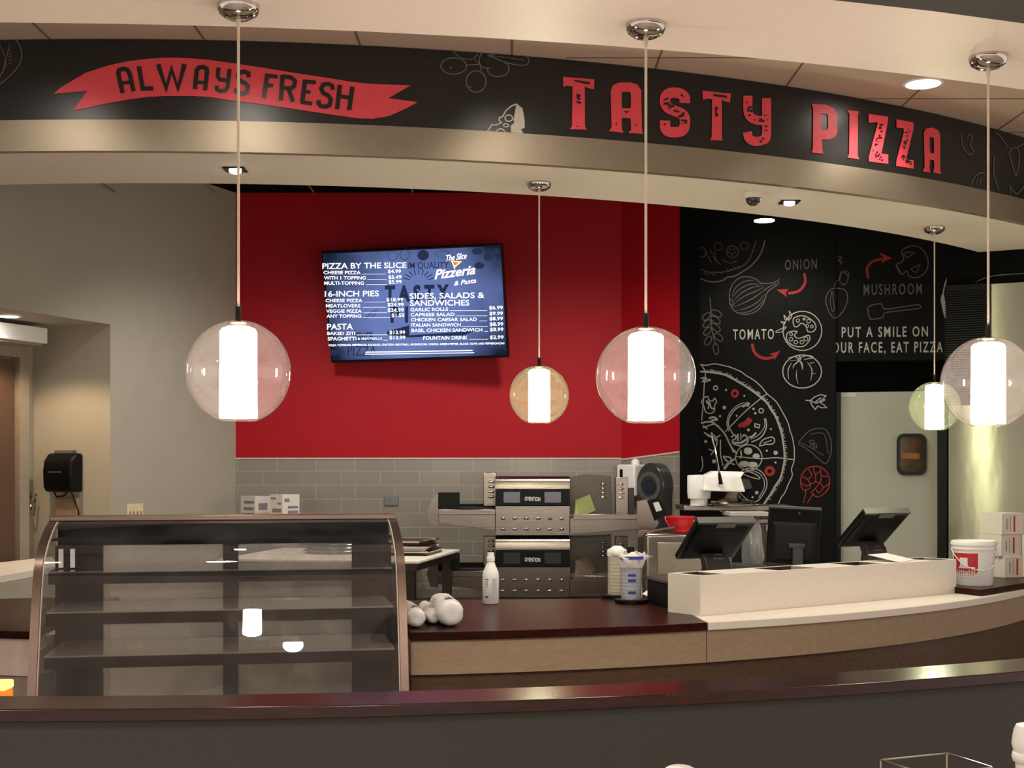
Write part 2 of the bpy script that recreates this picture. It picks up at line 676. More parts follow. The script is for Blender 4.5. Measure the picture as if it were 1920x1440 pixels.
# ---------------------------------------------------------------- the room
CS, RS, RSI = (-1.63, 11.85), 6.575, 5.98      # sign and soffit arcs
CC, RC = (-1.445, 11.19), 7.70                 # edge of the lower dining ceiling
CK, RK = (-1.02, 9.543), 4.524                 # service counter front
CL, RL, RLB = (-1.18, 9.058), 6.002, 5.82      # half wall ledge

def arcpts(C, r, x0, x1, n=40):
    return [(C[0] + r * math.sin(a), C[1] - r * math.cos(a)) for a in [math.asin((x0 - C[0]) / r) + (math.asin((x1 - C[0]) / r) - math.asin((x0 - C[0]) / r)) * i / n for i in range(n + 1)]]

structure(MB().box(-7, 7, -4, 12, -.1, 0).build('floor', M['floor']))
structure(MB().prism(arcpts(CC, RC, -6, 5) + [(6, -1.6), (-7.2, -1.6)], 2.67, 2.9).build('ceiling', M['ceiling'], smooth=30))
hc = structure(MB().prism(arcpts(CS, 6.5, -6.5, 4.6) + [(7, 2.2), (-7.5, 2.2)], 3.205, 3.3).build('ceiling_upper', M['high'], smooth=30))
j = MB()
for a in range(-14, 15):
    x = a * .61
    j.box(x - .004, x + .004, 3.2, 8.2, 3.2025, 3.206)
for yy in (4.3, 4.91, 5.52, 6.13, 6.74, 7.35):
    j.box(-3 if yy < 5.2 else .2 + (yy - 5.5) * 1.2, 5, yy - .004, yy + .004, 3.2025, 3.206)
j.build('joint_grid', M['joint'], hc)
structure(MB().box(-6, 6, 6.2, 11, 3.45, 3.55).build('ceiling_kitchen', M['blackceil']))
structure(MB().arc(CS, RSI, 6.55, -6.4, 4.62, 2.76, 3.6).build('ceiling_soffit', M['soffit'], smooth=30))
# darker dropped bulkhead over the camera side, top right corner
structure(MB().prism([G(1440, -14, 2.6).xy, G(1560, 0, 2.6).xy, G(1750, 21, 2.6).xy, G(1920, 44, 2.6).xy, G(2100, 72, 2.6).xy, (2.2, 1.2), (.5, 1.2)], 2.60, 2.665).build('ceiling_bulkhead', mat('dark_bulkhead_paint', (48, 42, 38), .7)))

# sign fascia
sign = thing('curved_sign', 'long curved black sign band with red TASTY PIZZA lettering', 'sign', (0, 0, 0))
MB().arc(CS, 6.551, RS, -6.4, 4.62, 2.881, 3.2).build('sign_panel', M['signblack'], sign, smooth=30)
t = MB().arc(CS, 6.551, RS + .012, -6.4, 4.62, 2.758, 2.881).build('metal_band', M['fascia'], sign, smooth=30)
t['label'] = 'brushed champagne metal band along the sign bottom'
SS = cyl_surf(CS, RS)
Z1, Z2, Z3, Z4 = (1040, 130, 4.8), (1460, 180, 4.8), (90, 90, 5.333), (430, 90, 5.189)
a = Art(Z1)
a.poly([(72, 70), (355, 93), (350, 182), (300, 172), (268, 155), (270, 515), (285, 545), (135, 540), (153, 515), (158, 155), (110, 150), (75, 160)])
a.poly([(483, 558), (510, 525), (500, 200), (520, 148), (570, 122), (680, 120), (740, 140), (775, 190), (782, 545), (792, 582), (660, 575), (685, 545), (680, 445), (600, 437), (600, 530), (615, 572)], [(600, 205), (670, 205), (682, 225), (682, 352), (600, 352)])
a.line([(1165, 305), (1165, 255), (1130, 222), (1075, 212), (1020, 222), (992, 255), (992, 305), (1020, 350), (1075, 375), (1135, 400), (1165, 440), (1165, 510), (1140, 555), (1075, 568), (1015, 558), (990, 520), (990, 462)], 94)
a.poly([(1325, 195), (1582, 220), (1572, 300), (1520, 288), (1500, 275), (1500, 615), (1507, 643), (1392, 638), (1410, 610), (1412, 270), (1370, 265), (1330, 277)])
a.zoom(960, 0, 2.0)
a.line([(883, 360), (883, 415), (893, 440), (920, 452), (952, 452)], 34).line([(952, 369), (952, 505), (936, 526), (912, 531), (888, 521), (880, 496)], 34)
o = a.build('tasty_lettering', M['signred'], sign, SS, .004, 15)
o['label'] = 'worn red slab lettering'
a = Art(Z2)
a.poly([(290, 72), (420, 80), (490, 110), (520, 160), (523, 320), (505, 365), (455, 392), (385, 392), (388, 490), (398, 520), (290, 510), (302, 480), (305, 110)], [(380, 155), (430, 165), (438, 185), (440, 290), (425, 305), (380, 310)])
a.poly([(612, 130), (718, 140), (708, 170), (705, 535), (722, 572), (610, 555), (628, 525), (632, 165)])
a.poly([(805, 162), (978, 188), (978, 230), (918, 520), (980, 528), (980, 612), (805, 590), (808, 540), (885, 255), (882, 237), (805, 240)])
a.poly([(1055, 212), (1208, 240), (1205, 310), (1140, 572), (1210, 580), (1208, 655), (1052, 630), (1055, 580), (1120, 325), (1118, 292), (1055, 285)])
a.poly([(1290, 680), (1308, 640), (1300, 330), (1320, 295), (1380, 285), (1430, 310), (1448, 350), (1448, 670), (1455, 705), (1385, 690), (1395, 640), (1392, 580), (1355, 572), (1352, 650), (1358, 688)], [(1352, 370), (1390, 378), (1392, 520), (1355, 512)])
o = a.build('pizza_lettering', M['signred'], sign, SS, .004, 15)
o['label'] = 'worn red slab lettering'
# worn specks in the lettering
a = Art(Z1)
def specks(n, x0, y0, x1, y1, s, spread):
    for _ in range(n):
        t = random.random()
        x = x0 + (x1 - x0) * t + random.uniform(-spread, spread)
        y = y0 + (y1 - y0) * t + random.uniform(-spread, spread)
        k = random.randint(4, 6)
        r = s * random.uniform(.3, 1)
        a.poly([(x + r * random.uniform(.5, 1.5) * math.cos(6.283 * q / k), y + r * random.uniform(.4, 1.1) * math.sin(6.283 * q / k)) for q in range(k)])
a.poly([(165, 98), (240, 108), (315, 120), (305, 140), (240, 128), (175, 112)]).poly([(190, 222), (235, 235), (225, 255), (212, 250), (228, 275), (210, 285), (195, 262)]).poly([(188, 290), (230, 295), (232, 315), (195, 308)])
a.poly([(1420, 225), (1540, 240), (1545, 262), (1425, 246)]).poly([(1435, 340), (1468, 345), (1450, 380), (1468, 425), (1438, 430)]).poly([(615, 378), (668, 380), (640, 400)])
a.poly([(542, 490), (560, 480), (548, 512)]).poly([(710, 505), (745, 490), (730, 508)]).poly([(185, 512), (215, 515), (205, 524)])
specks(16, 985, 280, 1100, 380, 20, 22)
specks(12, 1130, 390, 1165, 500, 18, 18)
specks(5, 1140, 220, 1150, 260, 14, 10)
specks(3, 980, 500, 1000, 520, 12, 8)
a.zoom(960, 0, 2.0)
specks(12, 880, 385, 895, 430, 7, 8)
specks(8, 910, 452, 950, 452, 7, 8)
specks(8, 950, 390, 955, 500, 6, 8)
specks(6, 925, 528, 945, 520, 6, 6)
a.zoom(*Z2)
specks(14, 930, 260, 870, 440, 18, 18)
specks(12, 840, 500, 940, 580, 13, 16)
specks(14, 1160, 300, 1115, 480, 16, 16)
specks(14, 1085, 540, 1180, 620, 15, 16)
a.build('lettering_wear', M['signblack'], sign, SS, .007, 15)['kind'] = 'stuff'
# ribbon banner
a = Art()
B3 = [(60, 460), (120, 405), (200, 355), (380, 250), (600, 178), (800, 135), (1000, 110), (1150, 101), (1300, 100), (1450, 107), (1600, 120), (1890, 160)]
B4 = [(150, 168), (300, 190), (500, 222), (700, 255), (1000, 300), (1150, 326), (1300, 345), (1450, 355), (1765, 365), (1548, 490), (1832, 528), (1700, 600), (1550, 665), (1400, 690), (1250, 686), (1000, 650), (700, 605), (400, 560), (0, 508)]
B5 = [(1600, 490), (1450, 482), (1300, 480), (1150, 483), (1000, 491), (800, 518), (600, 555), (400, 600), (258, 625), (395, 432)]
cv = lambda z, L: [(z[0] + p[0] / z[2], z[1] + p[1] / z[2]) for p in L]
a.poly(cv(Z3, B3) + cv(Z4, B4) + cv(Z3, B5))
bn = a.build('ribbon_banner', M['signred'], sign, SS, .003, 20)
bn['label'] = 'red swallow-tailed ribbon'
a = Art(Z3)
w = 44
a.line([(750, 455), (707, 260), (715, 225), (760, 212), (800, 225), (820, 262), (860, 438)], w, False).line([(728, 358), (838, 345)], 34, False)
a.line([(912, 188), (950, 410), (1055, 408)], w, False)
a.line([(1105, 168), (1185, 408), (1238, 215), (1302, 408), (1368, 165)], w + 4, False)
a.line([(1472, 415), (1490, 225), (1515, 198), (1560, 195), (1588, 212), (1592, 240), (1572, 428)], w, False).line([(1482, 345), (1582, 352)], 34, False)
a.line([(1708, 200), (1698, 285), (1718, 318), (1800, 332)], w - 4, False).line([(1818, 215), (1798, 395), (1775, 428), (1725, 436), (1692, 418), (1688, 380)], w - 4, False)
a.zoom(*Z4)
a.line([(192, 290), (185, 250), (150, 234), (105, 240), (85, 278), (100, 322), (150, 342), (182, 372), (172, 430), (140, 450), (90, 445), (66, 420), (68, 398)], 42, False)
a.line([(372, 255), (335, 490)], w, False).line([(362, 272), (470, 284)], 38, False).line([(352, 362), (425, 372)], 36, False)
a.line([(518, 280), (605, 292), (640, 325), (632, 375), (600, 398), (505, 392)], 40, False).line([(520, 265), (502, 515)], w, False).line([(575, 395), (620, 528)], 42, False)
a.line([(738, 312), (708, 545)], w, False).line([(732, 328), (842, 340)], 38, False).line([(722, 425), (790, 434)], 34, False).line([(702, 530), (805, 546)], 38, False)
a.line([(1008, 412), (1000, 370), (965, 352), (915, 360), (895, 398), (912, 440), (965, 468), (988, 505), (975, 560), (935, 576), (890, 570), (868, 540), (872, 512)], 42, False)
a.line([(1076, 362), (1048, 600)], w, False).line([(1198, 380), (1165, 608)], w, False).line([(1062, 470), (1182, 488)], 38, False)
a.build('always_fresh_lettering', M['signblack'], bn, SS, .006, 15)
# chalk drawings on the sign
ZO = (780, 60, 6.546)
a = Art(ZO)
a.ell(460, 420, 158, 100, 13).ell(735, 610, 122, 132, 14).line([(450, 215), (490, 280), (580, 330), (690, 335), (740, 290), (750, 225)], 10)
a.line([(780, 400), (775, 330), (810, 240), (820, 220)], 13).line([(615, 408), (780, 400)], 13).line([(780, 400), (800, 480)], 13).line([(780, 400), (820, 435), (910, 452)], 13).line([(705, 335), (780, 395)], 10)
a.line([(875, 455), (890, 510), (960, 545), (1040, 545), (1110, 515), (1140, 455), (1120, 400), (1080, 375)], 13).line([(880, 290), (1000, 268), (1150, 262), (1290, 280), (1370, 320), (1380, 370), (1330, 410), (1200, 400), (1050, 360), (880, 290)], 11).line([(900, 295), (1100, 315), (1330, 350)], 8)
a.ell(425, 440, 16, 10).ell(662, 677, 14, 11)
a.build('olive_drawing', M['chalkdim'], sign, SS, .003, 20)
a = Art(ZO)
a.poly([(1240, 885), (1305, 940), (1330, 1080), (1330, 1180), (1285, 1195), (1335, 1278), (1165, 1274), (1160, 1150), (1205, 1115), (1195, 1080), (1225, 910)])
a.line([(1240, 885), (1170, 910), (1100, 970), (1060, 1040), (1020, 1055), (1020, 1090), (1045, 1115), (980, 1145), (930, 1140), (890, 1200), (845, 1255)], 17, False)
a.ell(1137, 1060, 46, 40, 15).ell(1103, 1148, 32, 20, 13)
a.line([(975, 1262), (980, 1225), (1030, 1190), (1080, 1215), (1092, 1262)], 17)
a.build('cheese_drawing', M['chalk'], sign, SS, .003, 20)
a = Art((0, 0, 2.0))
a.line([(60, 146), (82, 190), (78, 235), (50, 275), (0, 318)], 4).line([(40, 165), (25, 215), (10, 270), (-8, 300)], 3).line([(-10, 150), (15, 200), (22, 250), (0, 290)], 3)
for k in range(5):
    a.line([(28, 195 + k * 12), (46, 185 + k * 12)], 2.5)
a.build('leaf_drawing', M['chalkdim'], sign, SS, .003, 20)
a = Art((1700, 200, 5.141))
a.line([(525, 270), (530, 370), (570, 440), (620, 460), (635, 420), (605, 370), (625, 310), (605, 265), (580, 300)], 8)
a.build('leaf_outline', M['chalkdim'], sign, SS, .003, 20)
a = Art((1700, 200, 5.141))
a.line([(620, 760), (640, 690), (700, 640), (750, 645)], 9).line([(660, 750), (690, 680)], 6).line([(700, 760), (715, 680)], 6)
a.build('onion_outline', M['chalkdim'], sign, SS, .003, 20)
a = Art((1700, 200, 5.141))
a.line([(840, 480), (835, 640), (880, 800)], 9).line([(980, 450), (1000, 410), (1060, 400), (1080, 500), (1055, 650), (1040, 650), (1000, 520), (980, 450)], 9)
a.line([(850, 250), (900, 290), (960, 380)], 10).line([(985, 760), (1050, 840), (1100, 800), (1140, 740)], 9).line([(995, 780), (995, 860)], 8).line([(1060, 400), (1130, 350)], 8)
a.build('vegetable_drawing', M['chalkdim'], sign, SS, .003, 20)

# grey wall on the left with a doorway recess, kitchen side walls
Cc, Ee = Vector((-1.948, 9.4, 0)), Vector((-2.464, 8.18, 0))
dL = (Ee - Cc).normalized()
nL = Vector((dL.y, -dL.x, 0))
def LP(s, n, z=0):            # along the wall from the doorway edge towards the room, n = into the wall
    return Ee + dL * s + nL * n + Vector((0, 0, z))
wl = MB()
def lslab(s0, s1, n0, n1, z0, z1, mb=None):
    q = [LP(s0, n0), LP(s1, n0), LP(s1, n1), LP(s0, n1)]
    return (mb or MB()).prism(q, z0, z1)
sC = (Cc - Ee).dot(dL)
lslab(sC, 0, 0, .9, 0, 3.5, wl)
lslab(0, 1.6, 0, .9, 2.39, 3.5, wl)
lslab(1.6, 4.4, 0, .9, 0, 3.5, wl)
structure(wl.build('wall_left', M['greywall'], smooth=0))
structure(lslab(-.02, 1.7, .61, .74, 0, 2.4).build('wall_recess', M['greywall'], smooth=0))

structure(MB().box(-1.948, .771, 9.4, 9.55, 1.582, 3.5).build('wall_back', M['red'], smooth=0))
wt = structure(MB().box(-1.948, .771, 9.398, 9.55, 0, 1.572).build('wall_back_tile', M['tile'], smooth=0))
MB().box(-1.948, .771, 9.392, 9.41, 1.572, 1.582).build('tile_trim', M['tiletrim'], wt, smooth=0)
rs0, rs1 = Vector((.771, 9.4)), Vector((1.138, 9.033))
nn = Vector((.707, .707))
def quad(z00, z01, z10, z11, t0=0, t1=.12):
    p = [rs0 + nn * t0, rs1 + nn * t0, rs1 + nn * t1, rs0 + nn * t1]
    zb = [z00, z10, z10, z00]
    zt = [z01, z11, z11, z01]
    return MB().hexa([(q.x, q.y, z) for q, z in zip(p, zb)], [(q.x, q.y, z) for q, z in zip(p, zt)])
za, zb_ = W(1163, 863, 9.4).z, W(1275, 848.7, 9.033).z
structure(quad(za + .01, 3.5, zb_ + .01, 3.5).build('wall_corner', M['red'], smooth=0))
wc = structure(quad(0, za, 0, zb_).build('wall_corner_tile', M['tile'], smooth=0))
quad(za, za + .01, zb_, zb_ + .01, -.006, .1).build('tile_trim', M['tiletrim'], wc, smooth=0)
x0, x1 = W(1275, 0, 9.02).x, W(1312, 0, 9.02).x
structure(MB().prism([(x0, 9.02), (x1, 9.02), (x1 + .05, 9.95), (x0, 9.95)], 0, 3.5).build('wall_pillar', M['blackwall'], smooth=0))

mp0 = Vector((1.394, 9.9, 0))
mdir = Vector((1, -.22, 0)).normalized()
mn = Vector((-.22, -1, 0)).normalized()
def MPt(u, n, z=0):          # along the mural wall, n towards the room
    return mp0 + mdir * u + mn * n + Vector((0, 0, z))
SM = plane_surf(mp0, mn)
SM2 = plane_surf(mp0 - mn * .02, mn)
uS = (SM(1567, 800)[0] - mp0).dot(mdir)
wm = structure(MB().prism([MPt(-.15, 0), MPt(uS, 0), MPt(uS, -.15), MPt(-.15, -.15)], 0, 3.5).build('wall_mural', M['mural'], smooth=0))
zh = SM2(1650, 676)[0].z
wd = structure(MB().prism([MPt(uS, -.02), MPt(uS + 1.6, -.02), MPt(uS + 1.6, -.15), MPt(uS, -.15)], zh, 3.5).build('wall_mural_upper', M['mural'], smooth=0))
structure(MB().prism([MPt(uS - .05, -.16), MPt(uS + 1.6, -.16), MPt(uS + 1.6, -.25), MPt(uS - .05, -.25)], 0, 3.4).build('wall_door_recess', M['blackwall'], smooth=0))  # black here stands in for the unlit gap above the door

def both(px, py):
    return SM(px, py) if px < 1566.5 else SM2(px, py)
ZA, ZB, ZC = (1300, 440, 4.5), (1300, 660, 4.5), (1260, 400, 2.88)
a = Art(ZA)
a.line([(60, 370), (110, 390), (180, 400), (250, 385), (290, 358), (350, 350), (420, 310), (490, 260), (550, 190), (585, 120), (605, 48)], 11)
a.line([(60, 290), (110, 312), (180, 318), (260, 315), (350, 290), (430, 255), (480, 195), (500, 140), (530, 50)], 6)
a.ell(330, 145, 50, 50, 5).ell(210, 100, 34, 32, 4).ell(430, 95, 34, 32, 4).ell(75, 150, 30, 40, 5)
for x, y in ((295, 150), (325, 160), (355, 148), (310, 125), (345, 122), (325, 98), (330, 178)):
    a.ell(x, y, 6)
a.line([(100, 130), (130, 200), (160, 240)], 5).line([(180, 140), (190, 210), (230, 250)], 5).line([(140, 120), (160, 170), (200, 240)], 4).line([(250, 210), (300, 240), (370, 220)], 5)
for x, y in ((110, 330), (170, 330), (235, 320), (300, 300), (360, 280)):
    a.line([(x - 20, y - 12), (x, y + 10), (x + 22, y - 16)], 5)
a.build('top_pizza_drawing', M['chalkdim'], wm, SM)
a = Art(ZA)
a.line([(570, 410), (520, 372), (450, 355), (390, 365), (330, 420), (305, 500), (310, 580), (345, 640), (400, 668), (470, 670), (540, 640), (590, 580), (615, 510), (640, 470), (700, 430), (725, 400)], 7)
a.line([(570, 410), (630, 412), (690, 400), (725, 378)], 7).line([(600, 470), (640, 440), (700, 415)], 6)
for q in ([(325, 520), (360, 445), (430, 395), (520, 385)], [(320, 545), (380, 470), (470, 420), (560, 420)], [(335, 560), (410, 490), (500, 445), (585, 430)], [(340, 585), (430, 520), (520, 480), (600, 440)], [(345, 610), (440, 570), (530, 520), (610, 455)], [(360, 640), (450, 620), (540, 570), (605, 500)], [(385, 655), (470, 650), (550, 600), (600, 540)]):
    a.line(q, 7, taper=True)
a.line([(308, 545), (330, 560), (340, 600), (320, 590)], 6)
a.build('onion_drawing', M['chalkdim'], wm, SM)
a = Art(ZA).text('ONION', 772, 297, 1042, 288, 84, .012, space=1.3)
a.build('onion_lettering', M['chalkdim'], wm, SM)
a = Art(ZA).line([(935, 325), (945, 390), (925, 440), (880, 480), (800, 495)], 22).poly([(703, 465), (805, 460), (778, 488), (790, 527)])
a.line([(498, 920), (510, 980), (550, 1025), (610, 1045), (680, 1032)], 24).poly([(735, 980), (638, 1008), (676, 1020), (685, 1057)])
a.build('red_arrows', M['chalkred'], wm, SM)
a = Art(ZA).line([(140, 530), (148, 650), (155, 780), (175, 880), (190, 930)], 7)
for x, y, rx, ry, r_ in ((195, 665, 48, 24, 25), (110, 690, 40, 22, -45), (188, 720, 44, 24, 35), (115, 750, 40, 22, -45), (190, 785, 44, 24, 40), (118, 815, 40, 22, -50), (212, 865, 44, 24, 40), (125, 895, 42, 24, -60), (190, 965, 45, 22, 80)):
    a.ell(x, y, rx, ry, 7, r_)
a.build('herb_drawing', M['chalkdim'], wm, SM)
Art(ZA).text('TOMATO', 335, 884, 680, 880, 84, .012, space=1.3).build('tomato_lettering', M['chalk'], wm, SM)
a = Art(ZA).ell(920, 812, 164, 166, 8)
a.line([(880, 775), (850, 770), (848, 705), (930, 685), (1010, 730), (1035, 780), (1010, 818), (965, 815), (950, 770), (910, 748)], 8, closed=True)
a.line([(875, 820), (845, 815), (795, 830), (790, 890), (850, 938), (930, 942), (980, 890), (975, 850), (930, 862), (885, 875), (852, 850)], 8, closed=True)
for x, y, r_ in ((882, 725, 14), (935, 712, 9), (972, 730, 15), (960, 770, 13), (1000, 775, 12), (825, 840, 12), (825, 882, 15), (865, 907, 15), (915, 907, 15), (950, 880, 17)):
    a.ell(x, y, r_, r_, 6)
a.line([(800, 720), (815, 680), (808, 645), (830, 690), (800, 730)], 6).line([(770, 740), (740, 735), (770, 760)], 6).line([(775, 720), (765, 680), (800, 720)], 6).line([(785, 775), (730, 800), (695, 822), (745, 820), (785, 780)], 6)
a.build('cut_tomato_drawing', M['chalk'], wm, SM)
a = Art(ZB).ell(918, 165, 164, 140, 9)
a.line([(800, 50), (860, 40), (890, 70), (850, 110), (840, 140)], 10, taper=True).line([(890, 70), (915, 100), (922, 150)], 13, taper=True).line([(890, 60), (950, 30), (1010, 45), (930, 65)], 11, taper=True).line([(820, 75), (895, 65)], 14, taper=True).line([(895, 30), (905, 70)], 10)
a.line([(830, 90), (800, 150), (805, 235)], 8, taper=True).line([(872, 150), (870, 210), (885, 270)], 6, taper=True).line([(960, 85), (1000, 150), (990, 245)], 8, taper=True).line([(1000, 185), (1030, 180)], 5).line([(980, 95), (1020, 90)], 5)
a.build('tomato_drawing', M['chalk'], wm, SM)
a = Art(ZB)
OUT = [(58, 105), (110, 112), (180, 100), (270, 118), (310, 128), (400, 165), (440, 195), (520, 245), (580, 300), (620, 350), (690, 410), (720, 450), (770, 540), (800, 600), (815, 660), (835, 720), (850, 800), (852, 860), (850, 920), (828, 990), (835, 1040), (800, 1120), (770, 1190), (740, 1230), (715, 1290)]
INN = [(58, 165), (130, 170), (200, 180), (270, 195), (330, 225), (400, 265), (470, 310), (520, 345), (570, 385), (620, 430), (650, 480), (690, 540), (715, 600), (735, 660), (750, 720), (765, 820), (768, 900), (760, 960), (735, 1060), (690, 1130), (650, 1200), (600, 1275), (570, 1335)]
a.line(OUT, 8).line(INN, 13)
ii = spline(INN, 6)
for k in range(3, len(ii) - 2):
    p, q = ii[k], ii[k + 1]
    d = Vector((q[0] - p[0], q[1] - p[1])).normalized()
    n2 = Vector((d.y, -d.x))
    L_ = random.uniform(10, 28)
    a.line([p, (p[0] + n2.x * L_ + d.x * 6, p[1] + n2.y * L_ + d.y * 6)], 7, False)
a.line([(70, 110), (102, 180), (92, 280), (85, 420), (70, 580)], 8).line([(622, 352), (560, 400), (440, 500), (270, 672)], 8).line([(845, 908), (700, 892), (560, 900), (350, 880)], 8)
for x, y, r_ in ((188, 303, 17), (572, 496, 19)):
    a.ell(x, y, r_, r_, 9)
for x, y, r_ in ((276, 320, 9), (430, 370, 8), (262, 468, 15), (226, 542, 9), (366, 538, 8), (508, 480, 10), (523, 517, 10), (465, 658, 12), (654, 650, 8), (620, 833, 9), (694, 850, 18), (694, 932, 9), (175, 922, 17), (535, 1187, 15), (500, 1225, 9), (475, 1330, 9), (235, 1335, 14), (415, 1103, 9), (380, 1140, 8), (105, 755, 12)):
    a.ell(x, y, r_)
a.line([(470, 455), (400, 455), (330, 510), (295, 590), (310, 650), (340, 700)], 9).line([(470, 430), (390, 440), (310, 510), (283, 600), (300, 670)], 6).line([(450, 430), (465, 440), (410, 460)], 20)
a.line([(610, 560), (615, 640), (570, 720), (490, 760)], 9).line([(600, 560), (600, 630), (550, 700), (480, 735)], 6).line([(530, 680), (500, 710), (470, 720)], 14)
a.line([(520, 605), (560, 615), (555, 640), (518, 630)], 8, False, True)
# mushrooms
a.line([(70, 420), (95, 385), (120, 375), (130, 400), (160, 415), (180, 390), (195, 420), (180, 450), (175, 500), (140, 518), (105, 505), (90, 460)], 9, closed=True).line([(105, 415), (135, 425), (150, 470), (185, 480)], 13).line([(110, 430), (130, 440), (125, 480)], 10)
a.line([(320, 720), (350, 700), (360, 720), (345, 740), (330, 745), (340, 775), (400, 790), (450, 770), (460, 730), (430, 700), (410, 720)], 11).line([(375, 690), (375, 750)], 14).line([(400, 685), (400, 745)], 8).line([(340, 765), (400, 765), (450, 735)], 16)
a.line([(60, 225), (95, 215), (120, 230), (145, 235), (110, 250), (70, 250)], 9).ell(95, 235, 12, 10, 8)
# basil leaves, sauce strokes
a.line([(65, 600), (150, 590), (220, 640), (270, 700), (320, 800), (370, 860)], 14).line([(80, 640), (180, 610), (240, 660), (290, 740), (340, 850)], 10).line([(130, 560), (170, 550), (200, 570), (150, 580)], 16).line([(80, 620), (120, 650)], 12)
a.line([(560, 790), (590, 740), (660, 718), (685, 740), (670, 775), (610, 780)], 9, closed=True).line([(590, 770), (660, 745)], 7)
a.line([(260, 880), (320, 900), (280, 970), (260, 990)], 12).line([(250, 880), (300, 930), (350, 900)], 14).line([(350, 950), (290, 940), (255, 985)], 10).line([(230, 740), (230, 860), (250, 960)], 9).line([(110, 700), (200, 760), (150, 870)], 9).line([(90, 680), (180, 720), (230, 700)], 10).line([(130, 820), (200, 850)], 8).line([(70, 880), (80, 960), (60, 1010)], 9).line([(150, 680), (200, 740), (170, 700)], 14)
# sliced pepperoni
a.ell(468, 890, 112, 108, 8).ell(462, 835, 36, 30).ell(430, 945, 45, 26).ell(500, 950, 42, 24).ell(530, 880, 30, 24).line([(400, 830), (405, 870), (395, 900)], 12).line([(470, 930), (450, 955)], 7)
a.line([(400, 1010), (470, 980), (560, 1000), (615, 1070), (615, 1150), (560, 1240), (520, 1265)], 8).line([(400, 1030), (470, 1000), (550, 1020), (595, 1080), (595, 1150), (550, 1230)], 6)
a.line([(415, 1020), (470, 1010), (540, 1040), (560, 1070), (500, 1060), (430, 1035)], 8, closed=True).line([(380, 1175), (450, 1240), (520, 1280), (555, 1335)], 7)
a.build('big_pizza_drawing', M['chalk'], wm, SM)
a = Art(ZB).ell(350, 350, 24, 26, 22).ell(645, 1005, 32, 30, 26).ell(360, 1330, 40, 32, 20).line([(410, 620), (455, 595), (480, 560)], 48).ell(395, 620, 18)
a.build('red_toppings_drawing', M['chalkred'], wm, SM)
a = Art(ZB).line([(948, 408), (990, 412), (1040, 430), (1090, 400)], 9).line([(990, 405), (1030, 375), (1075, 360), (1120, 370), (1095, 395), (1110, 405), (1070, 425), (1105, 450), (1125, 470), (1080, 470), (1050, 455), (1030, 485), (1000, 450), (990, 420)], 8, False, True).line([(1030, 420), (1080, 385)], 8)
a.build('parsley_drawing', M['chalk'], wm, SM)
a = Art(ZB).line([(890, 770), (930, 710), (990, 660), (1060, 643), (1120, 660), (1158, 740), (1162, 850), (1120, 940), (1060, 905), (1000, 850), (930, 800)], 7, closed=True)
a.line([(990, 690), (1090, 685), (1120, 740), (1130, 820), (1145, 860)], 5).line([(900, 765), (960, 790), (1060, 850), (1100, 870)], 5)
a.ell(1000, 760, 20, 16, 6).ell(1025, 790, 22, 14, 6, 60).ell(1005, 795, 16, 22, 6)
a.build('calzone_drawing', M['chalkdim'], wm, SM)
a = Art(ZB)
a.line([(930, 1170), (905, 1110), (920, 1030), (965, 980), (1020, 965), (1080, 975), (1130, 1020), (1148, 1080), (1140, 1150), (1090, 1205), (1040, 1222), (1000, 1190)], 9).line([(935, 1170), (950, 1180), (930, 1270)], 8).line([(1015, 1195), (1000, 1215), (960, 1275)], 8)
for q in ([(970, 985), (1000, 1040), (960, 1070), (925, 1050)], [(1010, 970), (1030, 1030), (1075, 1000)], [(1075, 980), (1080, 1040), (1130, 1050)], [(960, 1070), (990, 1110), (1030, 1090), (1030, 1030)], [(1080, 1040), (1070, 1100), (1030, 1090)], [(915, 1110), (960, 1130), (990, 1110)], [(1070, 1100), (1100, 1140), (1145, 1110)], [(940, 1165), (980, 1150), (990, 1110)], [(990, 1190), (1030, 1150), (1070, 1100)], [(1030, 1150), (1060, 1190), (1100, 1140)]):
    a.line(q, 8)
a.build('artichoke_drawing', M['chalkred'], wm, SM)
a = Art(ZA).line([(1240, 455), (1165, 460), (1120, 530), (1130, 620), (1170, 690), (1205, 702), (1260, 650), (1300, 560), (1290, 480)], 7, closed=True).line([(1170, 480), (1155, 560), (1170, 640), (1190, 630), (1180, 560), (1175, 480)], 6)
a.ell(1268, 370, 36, 50, 6).line([(1190, 440), (1200, 400), (1240, 370), (1250, 310), (1310, 320), (1300, 390), (1270, 430)], 5).line([(1215, 190), (1250, 190), (1225, 220), (1255, 225), (1235, 255)], 7).line([(1195, 670), (1205, 700)], 8)
a.build('eggplant_drawing', M['chalkdim'], wm, both)
Art(ZC).text('MUSHROOM', 1034, 441, 1350, 436, 58, .012, space=1.3).build('mushroom_lettering', M['chalkdim'], wd, SM2)
a = Art(ZC).line([(1240, 215), (1255, 190), (1310, 175), (1360, 203), (1383, 260), (1370, 315), (1330, 345), (1285, 342), (1265, 312), (1240, 330), (1215, 292), (1212, 278), (1252, 250)], 5, closed=True)
a.line([(1250, 220), (1270, 208), (1310, 215), (1270, 240)], 4, False, True).line([(1290, 300), (1340, 275), (1320, 320), (1300, 312)], 4, False, True).line([(1240, 330), (1215, 285)], 4)
a.build('mushroom_drawing', M['chalkdim'], wd, SM2)
a = Art(ZC).line([(1060, 350), (1053, 300), (1080, 262), (1135, 245)], 12).poly([(1188, 243), (1118, 212), (1142, 240), (1130, 268)])
a.build('red_arrow', M['chalkred'], wd, SM2)
